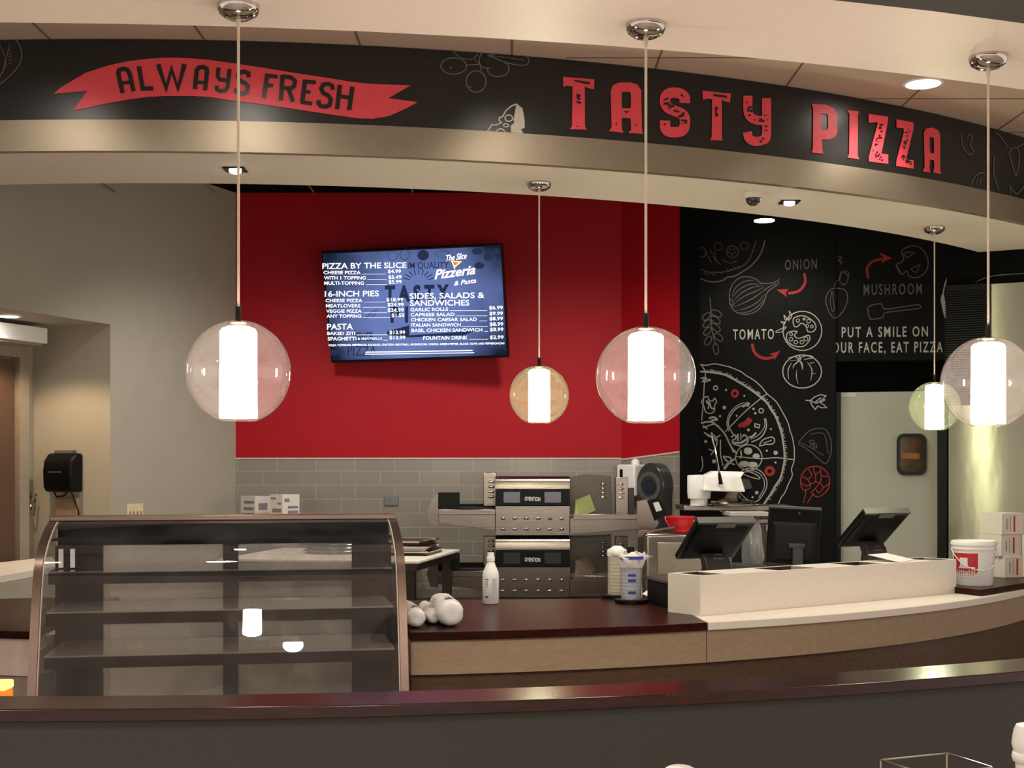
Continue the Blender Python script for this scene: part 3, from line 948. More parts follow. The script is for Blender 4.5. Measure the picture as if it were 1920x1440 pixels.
a = Art(ZC).line([(1058, 512), (1080, 496), (1130, 490), (1150, 517), (1240, 506), (1325, 494), (1342, 503), (1330, 514), (1240, 525), (1150, 538), (1138, 562), (1080, 572), (1064, 558)], 5, closed=True)
a.build('spatula_drawing', M['chalkdim'], wd, SM2)
a = Art(ZC).text('PUT A SMILE ON', 916, 669, 1382, 664, 54, .014, space=1.3).text('YOUR FACE, EAT PIZZA', 828, 753, 1462, 749, 56, .014, space=1.3)
a.build('slogan_lettering', M['chalk'], wd, SM2)
a = Art(ZC).line([(1555, 240), (1520, 290), (1490, 340), (1470, 400), (1463, 445)], 7).poly([(1455, 440), (1468, 440), (1478, 490), (1490, 585), (1470, 560), (1450, 470)]).line([(1553, 312), (1536, 345), (1540, 380)], 5)
a.build('crust_drawing', M['chalk'], wd, SM2)

# kitchen door
dpl = mp0 - mn * .13
SD = plane_surf(dpl, mn)
def du(px):
    return (SD(px, 800)[0] - mp0).dot(mdir)
ztop = SD(1660, 735)[0].z
d1 = structure(MB().prism([MPt(du(1576), -.10), MPt(du(1757), -.10), MPt(du(1757), -.145), MPt(du(1576), -.145)], .02, ztop).build('door_1', M['doorpaint'], smooth=0, bevel=.004))
fr = MB()
fr.prism([MPt(du(1757) + .002, -.06), MPt(du(1776), -.06), MPt(du(1776), -.15), MPt(du(1757) + .002, -.15)], 0, ztop + .02)
fr.prism([MPt(uS + .005, -.09), MPt(du(1575), -.09), MPt(du(1575), -.15), MPt(uS + .005, -.15)], 0, ztop)
fr.build('door_frame', M['gasket'], d1, smooth=0)
SD2 = plane_surf(mp0 - mn * .10, mn)
def rrect(x0, y0, x1, y1, r, n=5):
    pts = []
    for cx, cy, a0 in ((x1 - r, y0 + r, -90), (x1 - r, y1 - r, 0), (x0 + r, y1 - r, 90), (x0 + r, y0 + r, 180)):
        for k in range(n + 1):
            a_ = R(a0 + 90 * k / n)
            pts.append((cx + r * math.cos(a_), cy + r * math.sin(a_)))
    return pts
def solid_ring(out, inn, surf, off0, off1):
    mb = MB()
    n = len(out)
    V_ = []
    for L_ in (out, inn):
        for off in (off0, off1):
            V_ += [surf(*p)[0] + surf(*p)[1] * off for p in L_]
    f = []
    for k in range(n):
        k2 = (k + 1) % n
        A, B, C_, D_ = 0, n, 2 * n, 3 * n
        f += [(A + k, A + k2, B + k2, B + k), (B + k, B + k2, D_ + k2, D_ + k), (D_ + k, D_ + k2, C_ + k2, C_ + k), (C_ + k, C_ + k2, A + k2, A + k)]
    return mb.add(V_, f)
solid_ring(rrect(1681, 813, 1737, 891, 14), rrect(1687, 819, 1731, 884, 10), SD2, .002, .025).build('window_gasket', M['gasket'], d1, smooth=30)
a = Art().poly(rrect(1684, 816, 1734, 888, 12))
pw = a.build('window_pane', mat('amber_window_pane', (104, 78, 56), .12, var=.35, scale=7), d1, SD2, .004)
a = Art().poly([(1688, 849), (1724, 850), (1724, 861), (1688, 859)])
a.build('lit_shelf', mat('orange_shelf', (170, 112, 62), .5), pw, SD2, .006)
a = Art().poly([(1577, 736), (1605, 737), (1605, 745), (1577, 744)])
a.build('paper_tag', M['paper'], d1, SD2, .004)

# steel clad wall at the right
sp0 = Vector((2.614, 7.78, 0))
sdir = Vector((1, -.5, 0)).normalized()
sn = Vector((-.5, -1, 0)).normalized()
def SP(u, n):
    return sp0 + sdir * u + sn * n
SW = plane_surf(sp0, sn)
u0 = (SW(1775, 800)[0] - sp0).dot(sdir)
zsteel = SW(1890, 531)[0].z
wr = structure(MB().prism([SP(u0, 0), SP(u0 + 2.2, 0), SP(u0 + 2.2, -.14), SP(u0, -.14)], 0, 3.5).build('wall_right', M['blackwall'], smooth=0))
MB().prism([SP(u0 + .012, .006), SP(u0 + 2.2, .006), SP(u0 + 2.2, 0), SP(u0 + .012, 0)], 0, zsteel).build('steel_sheet', M['wallsteel'], wr, smooth=0)
a = Art(ZC).line([(1640, 372), (1690, 350), (1760, 335), (1901, 325)], 4)
a.build('chalk_line', M['chalkdim'], wr, SW, .004)
# louvred vent
ul0, ul1 = (SW(1776, 800)[0] - sp0).dot(sdir), (SW(1857, 800)[0] - sp0).dot(sdir)
zl0, zl1 = SW(1815, 760)[0].z, zsteel + .0
lv = thing('wall_vent', 'tall black louvred vent panel on the steel wall', 'vent', SP((ul0 + ul1) / 2, 0) + Vector((0, 0, zl0)))
o_ = Vector(lv.location)
q = [SP(ul0, .05), SP(ul1, .05), SP(ul1, .007), SP(ul0, .007)]
MB().prism([p - Vector((o_.x, o_.y, 0)) for p in q], 0, zl1 - zl0).build('panel', M['blackmatte'], lv, smooth=0)
mb = MB()
k = 0
while zl0 + k * .0135 < zl1 - .04:
    z = k * .0135 + .005
    p0, p1 = SP(ul0 - .004, .05) - Vector((o_.x, o_.y, 0)), SP(ul1 - .012, .05) - Vector((o_.x, o_.y, 0))
    mb.extr([p0 + Vector((0, 0, z)), p0 + sn * .016 + Vector((0, 0, z - .003)), p0 + sn * .016 + Vector((0, 0, z)), p0 + Vector((0, 0, z + .006))], (0, 0, 0), p1 - p0)
    k += 1
s_ = mb.build('slats', M['slatgrey'], lv, smooth=0)

# ---------------------------------------------------------------- half wall in front with its wooden ledge
structure(MB().arc(CL, RLB + .02, RL - .025, -4.2, 3.6, 0, .92).build('wall_half', M['halfwall'], smooth=30))
lg = MB().arc(CL, RLB, RL, -4.2, 3.6, .92, .95).build('wooden_ledge', M['ledgewood'], bevel=.003, smooth=30, org=(0, 3.2, .92))
tag(lg, 'long dark stained wooden ledge capping the grey half wall', 'ledge')

# ---------------------------------------------------------------- service counter
def KP(a):
    return Vector((CK[0] + RK * math.sin(a), CK[1] - RK * math.cos(a)))
def kang(x):
    return math.asin((x - CK[0]) / RK)
PA = (G(1330, 1170, .88).xy, G(1279, 1143, .88).xy, G(1203, 1113, .88).xy)
cb = thing('counter_base', 'curved service counter base with tan upper panels and brown lower front', 'counter', (0, 5.1, 0))
def kslab(x0, x1, r0, r1, z0, z1):
    mb = MB()
    mb.M = Matrix.Translation((0, -5.1, 0))
    return mb.arc(CK, r0, r1, x0, x1, z0, z1, 40)
xs = PA[0].x
kslab(-.385, 2.95, RK - .4, RK - .045, 0, .713).build('lower_panel', M['brownpanel'], cb, smooth=30)
kslab(-.385, xs - .002, RK - .4, RK - .02, .715, .846).build('upper_panel', M['tan'], cb, smooth=30)
kslab(xs + .002, 2.95, RK - .4, RK - .02, .715, .846).build('upper_panel', M['tan'], cb, smooth=30)
plan = [tuple(p) for p in [KP(kang(-.385) + (kang(xs) - kang(-.385)) * i / 24) for i in range(25)]] + [tuple(PA[1]), tuple(PA[2]), (PA[2].x, 6.42), (-.62, 6.30)]
ct = MB().prism(plan, .848, .88).build('dark_worktop', M['darkwood'], bevel=.003, smooth=30, org=(.1, 5.7, .848))
tag(ct, 'dark reddish brown glossy worktop to the right of the display case', 'worktop')
plan = [tuple(p) for p in [KP(kang(xs + .003) + (kang(2.97) - kang(xs)) * i / 30) for i in range(31)]] + [(2.86, 7.6), (1.9, 7.25), (PA[2].x + .06, 6.9), (PA[2].x + .003, PA[2].y), (PA[1].x + .003, PA[1].y)]
ct = MB().prism(plan, .848, .88).build('white_worktop', M['white'], bevel=.002, smooth=30, org=(1.6, 6.2, .848))
tag(ct, 'curved white worktop carrying the registers and the long white box', 'worktop')
c0 = G(1839, 1106, .912)
c1 = G(1920, 1093, .912)
dd = (c1 - c0).normalized()
cl = G(1796, 1101, .912)
e1, e2 = c0 + dd * .80, cl + (cl - c0).normalized() * .35
pl = [(c0.x, c0.y), (e1.x, e1.y), (e1.x - .15, e1.y + .3), (e2.x, e2.y)]
sl = MB().prism(pl, .8805, .912).build('dark_slab', M['darkwood'], bevel=.002, smooth=0, org=(c0.x, c0.y, .8805))
tag(sl, 'raised dark wooden slab on the white worktop under the bucket', 'counter slab')
# supports behind the counters, out of sight

# counter left of the case
lc = thing('side_counter', 'dark topped counter with white front left of the display case', 'counter', (-2.3, 5.1, 0))
mb = MB()
yl = CK[1] - 5.1
pl = [(p.x + 2.3, p.y - 5.1) for p in [KP(kang(-3.4) + (kang(-1.83) - kang(-3.4)) * i / 16) for i in range(17)]] + [(.38, 1.42), (-.55, 1.2)]
MB().prism(pl, .85, .88).build('worktop', M['darkwood'], lc, bevel=.003, smooth=30)
mb = MB()
mb.M = Matrix.Translation((2.3, -5.1, 0))
mb.arc(CK, RK - .4, RK - .025, -3.4, -1.83, .705, .849, 24)
mb.build('upper_panel', M['white'], lc, smooth=30)
mb = MB()
mb.M = Matrix.Translation((2.3, -5.1, 0))
mb.arc(CK, RK - .4, RK - .04, -3.4, -1.83, 0, .700, 24)
mb.build('lower_panel', mat('grey_laminate', (176, 166, 152), .5), lc, smooth=30)

# orange glowing object at the far left
p = W(0, 1300, 4.75)
og = thing('candle_lantern', 'small glowing orange lantern left of the display case', 'lantern', (p.x + .012, 4.7, .60))
MB().box(-.04, .04, -.04, .04, 0, .125).build('orange_glass', M['orange'], og, bevel=.006)
MB().box(-.042, .042, -.042, .042, .125, .155).build('glowing_top', M['yellow'], og, bevel=.006)
MB().box(-.06, .06, -.1, .1, -.60, 0).build('pedestal', M['stand'], og)

# pale ledge in the doorway
q = [G(-60, 1090, .95), G(112, 1061, .95), G(97, 1044, .95), G(-60, 1062, .95)]
lw = structure(MB().prism([(q[0].x + .03, q[0].y + .05), (q[1].x, q[1].y + .05), (q[2].x, q[2].y - .05), (q[3].x + .03, q[3].y - .05)], 0, .91).build('wall_low', M['greywall'], smooth=0))
pg = MB().prism([(p.x, p.y) for p in q], .912, .952).build('pale_ledge', M['white'], bevel=.003, smooth=0, org=tuple((q[0] + q[2]) / 2))
tag(pg, 'pale ledge on the low wall left behind the display case', 'ledge')

# doorway recess: brown door, frame, air curtain, lamp
d2 = structure(lslab(.20, 1.0, .57, .605, 0, 2.18).build('door_2', M['brown'], smooth=0))
f_ = MB()
lslab(.105, .185, .54, .608, 0, 2.26, f_)
lslab(.185, 1.1, .54, .608, 2.19, 2.26, f_)
f_.build('door_frame', M['frame'], d2, smooth=0)
ac = thing('air_curtain', 'white box over the brown door in the recess', 'air curtain', LP(.6, .48, 2.27))
b_ = Vector(ac.location)
m_ = MB()
m_.M = Matrix.Translation(-b_)
lslab(.155, 1.2, .35, .606, 2.27, 2.365, m_).build('housing', M['whiteplastic'], ac, bevel=.004, smooth=0)
m_ = MB()
m_.M = Matrix.Translation(-b_)
lslab(.18, 1.2, .37, .59, 2.255, 2.27, m_).build('grille', M['frame'], ac, smooth=0)
rp = LP(.62, .22, 2.384)
rl = thing('recessed_light', 'bright round recessed light above the brown door', 'ceiling light', rp)
MB().cyl(0, 0, -.002, .006, .06).build('lens', M['lamp'], rl)
MB().lathe([(.06, -.004), (.075, -.004), (.075, .006), (.06, .006), (.06, -.004)], cap=False).build('ring', M['whiteplastic'], rl)
light('SPOT', 'recess_lamp', rp + Vector((0, 0, -.03)), 17, (1, .73, .46), rp + Vector((.0, .05, -2)), .05, 130, .35)

def on_recess(px, py, n):
    """point on the reveal of the doorway at depth n behind the wall edge"""
    pass
SR = plane_surf(Ee, dL)     # reveal plane contains the direction into the wall
rdir = nL.copy()
def reveal(px, py):
    eye = Vector((0, 0, EYE))
    d = W(px, py, 1.0) - eye
    t = (Ee.xy.to_3d() - eye).dot(dL) / d.dot(dL)
    return eye + d * t
ra = math.atan2(nL.y, nL.x) + math.pi
pd = reveal(129, 922)
ph = (reveal(129, 850).z - pd.z)
pt = thing('towel_dispenser', 'black paper towel dispenser on the doorway side wall', 'towel dispenser', pd, ra)
# local x along the reveal (towards the room), local -y out of the wall
wv = (reveal(157, 900) - reveal(98, 900)).length / 2
out = -1 if (Matrix.Rotation(ra, 3, 'Z') @ Vector((0, -1, 0))).dot(dL) > 0 else 1
prof = [(0, .0), (.085, .0), (.105, .03), (.11, ph * .55), (.10, ph * .8), (.06, ph), (0, ph)]
MB().extr([(-wv * .9, out * a_, z_) for a_, z_ in prof], (0, 0, 0), (wv * 1.8, 0, 0)).build('cover', M['black'], pt, bevel=.012)
MB().extr([(-wv * .55, out * .01, ph), (-wv * .55, out * .055, ph), (-wv * .55, out * .05, ph + .018), (-wv * .55, out * .01, ph + .018)], (0, 0, 0), (wv * 1.1, 0, 0)).build('top_latch', M['greylid'], pt)
MB().box(-wv * .5, wv * .3, out * .108 - .004, out * .108 + .004, ph * .50, ph * .53).build('slot', M['greylid'], pt)
MB().tube([(wv * .5, out * .05, 0), (wv * .6, out * .04, -.04), (wv * .75, out * .02, -.12), (wv * .8, out * .01, -.25)], .004).build('power_cord', M['black'], pt)
MB().tube([(-wv * .5, out * .06, 0), (-wv * .3, out * .07, -.03), (wv * .1, out * .06, -.025), (wv * .2, out * .04, 0)], .005).build('cable', M['black'], pt)
pp = reveal(130, 967)
jb = thing('outlet_box', 'beige outlet box under the black towel dispenser', 'outlet', pp, ra)
jw = (reveal(152, 960) - reveal(112, 960)).length / 2
jh = reveal(130, 934).z - pp.z
MB().box(-jw, jw, min(0, out * .03), max(0, out * .03), 0, jh).build('box', mat('beige_box', (150, 124, 98), .6), jb, bevel=.004)
MB().box(-jw * .1, jw * .7, min(out * .03, out * .034), max(out * .03, out * .034), jh * .45, jh * .75).build('socket', M['frame'], jb)
ph_ = reveal(67, 940)
hk = thing('coat_hook', 'thin bent metal hook on the doorway side wall', 'hook', ph_, ra)
MB().tube([(-.03, out * .02, .03), (0, out * .05, .0), (.02, out * .06, -.05), (.035, out * .05, -.09), (.045, out * .055, -.02), (.05, out * .05, .05)], .006).build('hook_wire', M['chrome'], hk)
MB().box(-.045, -.01, min(0, out * .025), max(0, out * .025), -.0, .05).build('hook_plate', M['chrome'], hk)

# cream switch plate on the grey wall
SG = plane_surf(Cc, nL)
p = SG(252, 958)[0]
ga = math.atan2(-nL.y, -nL.x) + R(90)
sw = thing('switch_plate', 'cream four-gang switch plate on the grey green wall', 'switch plate', p, ga)
hw = (SG(267, 955)[0] - SG(237, 955)[0]).length / 2
MB().box(-hw, hw, -.008, 0, -.06, .045).build('plate', M['cream'], sw, bevel=.002)
for k in range(4):
    MB().box(-hw * .72 + k * hw * .44, -hw * .60 + k * hw * .44, -.014, -.008, -.03, -.002).build('switch', M['frame'], sw)
# grey outlet cover on the tile
p = W(734, 939, 9.398)
tag(MB().box(p.x - .05, p.x + .05, 9.385, 9.398, p.z - .033, p.z + .033).build('outlet_cover', M['greyplate'], bevel=.003, org=p), 'small grey outlet cover on the tiled wall', 'outlet cover')

# ---------------------------------------------------------------- ceiling lamps
def pendant(name, label, loc, drop, lampm, globem, group):
    """drop = canopy to globe centre"""
    t = thing(name, label, 'pendant lamp', loc, 0, group)
    MB().lathe([(.0, -.036), (.018, -.036), (.03, -.033), (.046, -.024), (.053, -.012), (.054, -.004), (.054, 0)], n=40).build('canopy', M['chrome'], t)
    MB().lathe([(.0035, -drop + .165), (.0035, -.06), (.006, -.05), (.006, -.036)], n=10).build('cord', M['cord'], t)
    MB().lathe([(.0075, -drop + .128), (.0075, -drop + .165)], n=14).build('stem', M['blackmatte'], t)
    r = .131
    prof = [(r * math.sin(a_), -drop - r * math.cos(a_)) for a_ in [R(20) + (R(167) - R(20)) * i / 26 for i in range(27)]]
    v_ = MB().lathe(prof, n=56)
    v_.f = [f for f in v_.f if len(f) == 4]
    v_.build('glass_globe', globem, t, smooth=60)
    MB().lathe([(.0, -drop + .127), (.012, -drop + .13), (.028, -drop + .124), (.031, -drop + .114), (.0, -drop + .112)], n=28).build('socket_cap', M['chrome'], t)
    MB().lathe([(.0, -drop + .111), (.040, -drop + .110), (.046, -drop + .102), (.047, -drop - .116), (.0, -drop - .117)], n=32).build('lamp_diffuser', lampm, t)
    return t
gz = 1.745
GN, GF = 'clear globe pendants over the half wall', 'clear globe pendants under the sign soffit'
def near(px, py):
    return G(px, py, 2.67)
pn = pendant('globe_pendant', 'left glass globe pendant in front of the grey wall edge', near(447, 10), 2.67 - gz, M['lampwarm'], M['globe'], GN)
dup(pn, near(1211, 46), label='glass globe pendant hanging in front of the red wall corner', group=GN)
dup(pn, near(1853, 106), label='glass globe pendant in front of the steel wall', group=GN)
pf = pendant('globe_pendant', 'glass globe pendant right of the menu screen', G(1011, 343, 2.76), 2.76 - 1.826, M['lampgreen'], M['globeglowgreen'], GF)
dup(pf, G(1752, 426, 2.76), label='greenish glowing globe pendant in front of the kitchen door', group=GF)

def square_downlight(px, py, label, tilt=0):
    p = G(px, py, 2.76)
    t = thing('square_downlight', label, 'ceiling light', p, 0, 'square downlights in the sign soffit')
    m1 = MB()
    m1.box(-.045, .045, -.045, .045, -.006, -.0005)
    m1.build('trim_plate', M['black'], t, bevel=.002)
    MB().sphere((0, 0, -.008), .026, 20, 12, .5).build('lens', M['lamp'], t)
    light('SPOT', 'soffit_lamp', p + Vector((0, 0, -.05)), 22, (1, .95, .88), p + Vector((0, -.1, -2)), .03, 110, .6)
    return t
square_downlight(441, 317, 'small square soffit light by the left pendant cord')
square_downlight(1480, 378, 'small square soffit light beside the dome camera')
# sign lights in the upper ceiling
for k, xpx in enumerate((-1.95, -1.05, .25, 1.55, 2.62)):
    yy = CS[1] - math.sqrt((RS + .88) ** 2 - (xpx - CS[0]) ** 2)
    if k == 4:
        pl_ = G(1731, 155, 3.205)
        t = thing('round_downlight', 'round recessed light in the ceiling above the PIZZA lettering', 'ceiling light', pl_)
        MB().cyl(0, 0, -.004, -.001, .075, 32).build('lens', M['lamp'], t)
        MB().lathe([(.075, -.008), (.088, -.006), (.088, -.0005), (.075, -.0005), (.075, -.008)], n=32, cap=False).build('ring', M['whiteplastic'], t)
        xx, yy = pl_.x, pl_.y
        light('SPOT', 'sign_lamp', (xx, yy, 3.17), 10, (1, .90, .78), (xx - .25, yy + .42, 2.35), .08, 95, .7)
    else:
        light('SPOT', 'sign_lamp', (xpx, yy, 3.17), 10, (1, .90, .78), (xpx, yy + .62, 2.35), .08, 95, .7)

# hanging disc light at the back of the kitchen
p = W(1433, 413, 9.3)
t = thing('disc_light', 'round white disc light in front of the black mural wall', 'ceiling light', p)
MB().cyl(0, 0, 0, .03, .072, 36).build('housing', M['blackmatte'], t)
MB().cyl(0, 0, -.006, -.0005, .07, 36).build('lens', M['lamp'], t)
MB().cyl(0, 0, .03, 3.449 - p.z, .008).build('stem', M['blackmatte'], t)
light('SPOT', 'disc_lamp', p + Vector((0, -.02, -.05)), 9, (1, .92, .80), p + Vector((.1, .1, -2)), .06, 140, .6)

# dome camera
p = G(1412, 362, 2.76)
t = thing('dome_camera', 'dark dome security camera under the sign soffit', 'security camera', p)
MB().lathe([(.0, -.025), (.040, -.025), (.046, -.012), (.046, -.0005), (.0, -.0005)], n=28).build('housing', M['soffit'], t)
MB().lathe([(.0, -.058), (.015, -.056), (.028, -.046), (.034, -.030), (.034, -.025), (.0, -.025)], n=28).build('dome', M['smoke'], t)

# ---------------------------------------------------------------- menu screen
k_ = 9.05 / F
c_ = W((600 + 942.5 + 953 + 616) / 4, (474.5 + 463.5 + 671 + 675.5) / 4, 9.05)
U = Vector((340, -53, 6.5)) * k_
V = Vector((-13, -54, 204.5)) * k_
V = V - U * (V.dot(U) / U.dot(U))
n_ = U.cross(V).normalized()
if n_.y > 0:
    n_ = -n_
tv = thing('menu_screen', 'wall mounted menu screen listing pizza prices on the red wall', 'screen', c_)
def tvbox(u0, u1, v0, v1, d0, d1):
    mb = MB()
    P = lambda u, v, d: U * u + V * v + n_ * d
    return mb.hexa([P(u0, v0, d0), P(u1, v0, d0), P(u1, v1, d0), P(u0, v1, d0)], [P(u0, v0, d1), P(u1, v0, d1), P(u1, v1, d1), P(u0, v1, d1)])
tvbox(-.5, .5, -.5, .5, -.05, 0).build('screen_body', M['black'], tv, bevel=.004, smooth=0)
sc = tvbox(-.49, .49, -.475, .48, 0, .0015).build('picture', M['screen'], tv, smooth=0)
wallc = Vector((c_.x + .02, 9.4, c_.z - .02)) - c_
MB().tube([-n_ * .05, -n_ * .05 + (wallc + n_ * .05) * .5 + Vector((.05, 0, 0)), wallc], .025).build('mount_arm', M['blackmatte'], tv)
mb = MB()
mb.box(wallc.x - .2, wallc.x + .2, wallc.y - .03, wallc.y, wallc.z - .14, wallc.z + .14)
mb.build('mount_plate', M['blackmatte'], tv)
ST = plane_surf(c_ + n_ * .0015, n_)
ZT = (580, 440, 4.8)
a = Art(ZT)
a.text('T A S T Y', 680, 600, 1258, 588, 142, .05).text('P I', 730, 787, 890, 784, 140, .04).text('IM QUALITY', 888, 305, 1255, 300, 56, .01).text('PIZZA', 345, 1090, 605, 1088, 85, .0)
for k in range(9):
    an = R(200 + k * 17.5)
    a.line([(985 + 85 * math.cos(an), 430 + 70 * math.sin(an)), (985 + 150 * math.cos(an), 430 + 120 * math.sin(an))], 8, False)
a.ell(1025, 185, 52, 48).ell(860, 180, 46, 44, 5).ell(750, 190, 44, 40, 4).ell(1200, 175, 60, 30, 4).ell(1510, 150, 46, 30).ell(1610, 200, 42, 32).ell(1530, 278, 44, 30).ell(1690, 150, 30, 28)
a.poly([(700, 870), (900, 815), (900, 905), (1300, 880), (1500, 860), (1400, 905), (900, 925), (700, 900)])
a.build('picture_shapes', M['screendark'], sc, ST, .0009)
a = Art(ZT).text('SINCE', 420, 960, 570, 955, 80, .02)
for k in range(4):
    a.line([(490 + k * 18, 760 - k * 20), (590 + k * 10, 735 - k * 20)], 5, False)
a.poly([(180, 1030), (300, 1045), (260, 1060), (310, 1070), (200, 1090)])
a.build('picture_art', M['screendark'], sc, ST, .0008)
a = Art(ZT)
def row(s, x0, x1, y, p, px0, px1, py, lx0, lx1, dy=0, h=29):
    a.text(s, x0, y, x1, y + dy, h, .014)
    a.text(p, px0, py, px1, py - 1, 31, .014)
    a.line([(lx0, y + dy), (lx1, y + dy - 1)], 3, False)
a.text('PIZZA BY THE SLICE', 118, 308, 875, 298, 50, .012)
row('CHEESE PIZZA', 128, 462, 355, '$4.99', 708, 825, 345, 475, 690)
row('WITH 1 TOPPING', 132, 508, 403, '$5.49', 712, 830, 396, 522, 695)
row('MULTI-TOPPING', 135, 492, 450, '$5.99', 714, 830, 440, 510, 700)
a.text('16-INCH PIES', 140, 558, 626, 553, 50, .012)
row('CHEESE PIZZA', 146, 478, 607, '$18.99', 695, 845, 600, 495, 685)
row('MEATLOVERS', 150, 460, 654, '$24.99', 705, 850, 645, 480, 692)
row('VEGGIE PIZZA', 152, 472, 702, '$24.99', 705, 850, 694, 488, 700)
row('ANY TOPPING', 156, 468, 747, '$1.50', 742, 855, 740, 485, 730)
a.text('PASTA', 160, 855, 393, 852, 52, .012)
row('BAKED ZITI', 162, 412, 902, '$13.99', 722, 862, 895, 425, 705)
a.text('SPAGHETTI', 166, 952, 424, 950, 31, .014).text('& MEATBALLS', 436, 945, 655, 944, 20, .014).text('$13.99', 722, 941, 864, 940, 31, .014).line([(665, 950), (708, 950)], 3, False)
a.text('SIDES, SALADS &', 903, 578, 1575, 568, 50, .012).text('SANDWICHES', 905, 640, 1440, 636, 50, .012)
row('GARLIC ROLLS', 910, 1250, 690, '$6.99', 1620, 1742, 672, 1262, 1600, -6)
row('CAPRESE SALAD', 912, 1308, 735, '$9.99', 1622, 1742, 724, 1320, 1602, -4)
row('CHICKEN CAESAR SALAD', 915, 1508, 780, '$8.99', 1622, 1743, 770, 1530, 1600, -4)
row('ITALIAN SANDWICH', 918, 1362, 828, '$8.99', 1624, 1745, 820, 1372, 1605, -3)
row('BASIL CHICKEN SANDWICH', 920, 1556, 876, '$8.99', 1626, 1746, 868, 1575, 1608, -6)
row('FOUNTAIN DRINK', 1025, 1425, 946, '$2.99', 1626, 1748, 938, 1440, 1610, -4, 32)
a.text('PIZZA TOPPINGS: PEPPERONI, SAUSAGE, CHICKEN, MEATBALL, MUSHROOM, ONION, GREEN PEPPER, BLACK OLIVE AND PEPPERONCINI', 176, 1004, 1755, 986, 17, .02)
a.line([(505, 1058), (1470, 1042)], 9, False).line([(500, 1076), (1485, 1062)], 7, False)
a.build('menu_lettering', M['screenwhite'], sc, ST, .0014)
a = Art(ZT).text('The Slice', 1222, 240, 1412, 215, 56, .01, .2)
a.build('logo_lettering', M['screenpink'], sc, ST, .0018)
a = Art(ZT).text('Pizzeria', 1128, 400, 1490, 352, 86, .02, .25).text('& Pasta', 1300, 460, 1500, 430, 42, .01, .25).line([(1300, 270), (1308, 310)], 8)
a.build('logo_lettering', M['screenpink'], sc, ST, .0018)
Art(ZT).poly([(1275, 235), (1375, 240), (1305, 300)]).build('logo_slice', M['screenyel'], sc, ST, .0014)
Art(ZT).poly([(1290, 245), (1345, 250), (1308, 280)]).build('logo_topping', M['screenred'], sc, ST, .0018)

# ---------------------------------------------------------------- glass display case
cu_ = Vector((.983, .181, 0)).normalized()
ca = math.atan2(cu_.y, cu_.x)
CW = 1.26
dc = thing('display_case', 'empty curved glass bakery display case with three shelves', 'display case', (-1.676, 4.76, 0), ca)
PROF = spline([(-.10, .40), (-.065, .56), (-.032, .705), (.024, .908), (.062, 1.03), (.115, 1.145), (.185, 1.205), (.28, 1.248), (.40, 1.287), (.50, 1.302)], 4)
BK = .52
def band(x0, x1, w, name, m):
    """curved side frame strip following the front profile"""
    mb = MB()
    n = len(PROF)
    inner = []
    for i, p in enumerate(PROF):
        a0, b0 = PROF[max(0, i - 1)], PROF[min(n - 1, i + 1)]
        t = Vector((b0[0] - a0[0], b0[1] - a0[1])).normalized()
        inner.append((p[0] + t.y * w, p[1] - t.x * w))
    v = []
    for (ya, za_), (yb, zb2) in zip(PROF, inner):
        v += [(x0, ya, za_), (x1, ya, za_), (x1, yb, zb2), (x0, yb, zb2)]
    f = []
    for i in range(n - 1):
        for k in range(4):
            f.append((4 * i + k, 4 * i + (k + 1) % 4, 4 * i + 4 + (k + 1) % 4, 4 * i + 4 + k))
    f += [(0, 1, 2, 3), (4 * n - 4, 4 * n - 3, 4 * n - 2, 4 * n - 1)]
    return mb.add(v, f).build(name, m, dc, smooth=50)
band(-.048, -.018, .028, 'side_frame', M['copper'])
band(CW + .018, CW + .048, .028, 'side_frame', M['copper'])
band(-.016, -.012, .012, 'glass_edge', M['tiletrim'])
band(CW + .012, CW + .016, .012, 'glass_edge', M['tiletrim'])
gm = MB()
v, f = [], []
for y, z in PROF:
    v += [(-.012, y, z), (CW + .012, y, z)]
for i in range(len(PROF) - 1):
    f.append((2 * i, 2 * i + 1, 2 * i + 3, 2 * i + 2))
gm.add(v, f).build('front_glass', M['caseglass'], dc, smooth=60)
for x in (-.03, CW + .03):
    g2 = [(x, y, z) for y, z in PROF if z > .5] + [(x, BK, 1.30), (x, BK, .5)]
    MB().add(g2, [tuple(range(len(g2)))]).build('side_glass', M['caseglass'], dc, smooth=0)
MB().box(-.048, CW + .048, .455, BK + .03, 1.296, 1.318).build('top_rail', M['copper'], dc, bevel=.004)
# black inner header, rear frame
b1 = MB()
b1.box(-.02, CW + .02, .30, .44, 1.228, 1.234)
b1.box(-.02, CW + .02, .49, BK, 1.20, 1.296)
b1.build('inner_header', M['black'], dc, smooth=0)
b1 = MB()
b1.box(-.03, .15, .49, BK, .42, 1.2)
b1.box(CW - .13, CW + .03, .49, BK, .42, 1.2)
b1.box(.615, .675, .49, BK, .42, 1.2)
b1.box(.15, CW - .13, .49, BK, .42, .52)
b1.build('rear_frame', M['black'], dc, smooth=0)
for x0, x1 in ((.15, .615), (.675, CW - .13)):
    MB().box(x0, x1, .503, .507, .52, 1.2).build('rear_door_glass', M['doorglass'], dc, smooth=0)
for yf, z, edge in ((.13, 1.105, True), (.075, .962, False), (0.03, .808, False)):
    s_ = MB().box(.0, CW, yf, .475, z + .014, z + .020).build('shelf', M['shelfglass'] if not edge else M['caseglass'], dc, smooth=0)
    MB().box(0, CW, yf - .002, yf + .018, z - .028, z + .013).build('shelf_edge', M['black'], s_, bevel=.002, smooth=0)
    for x in (.0, CW - .012):
        MB().box(x, x + .012, yf, .475, z + .002, z + .013).build('shelf_bracket', M['tiletrim'], s_, smooth=0)
MB().box(0, CW, -.08, .48, .50, .53).build('case_floor', M['steel'], dc, smooth=0)
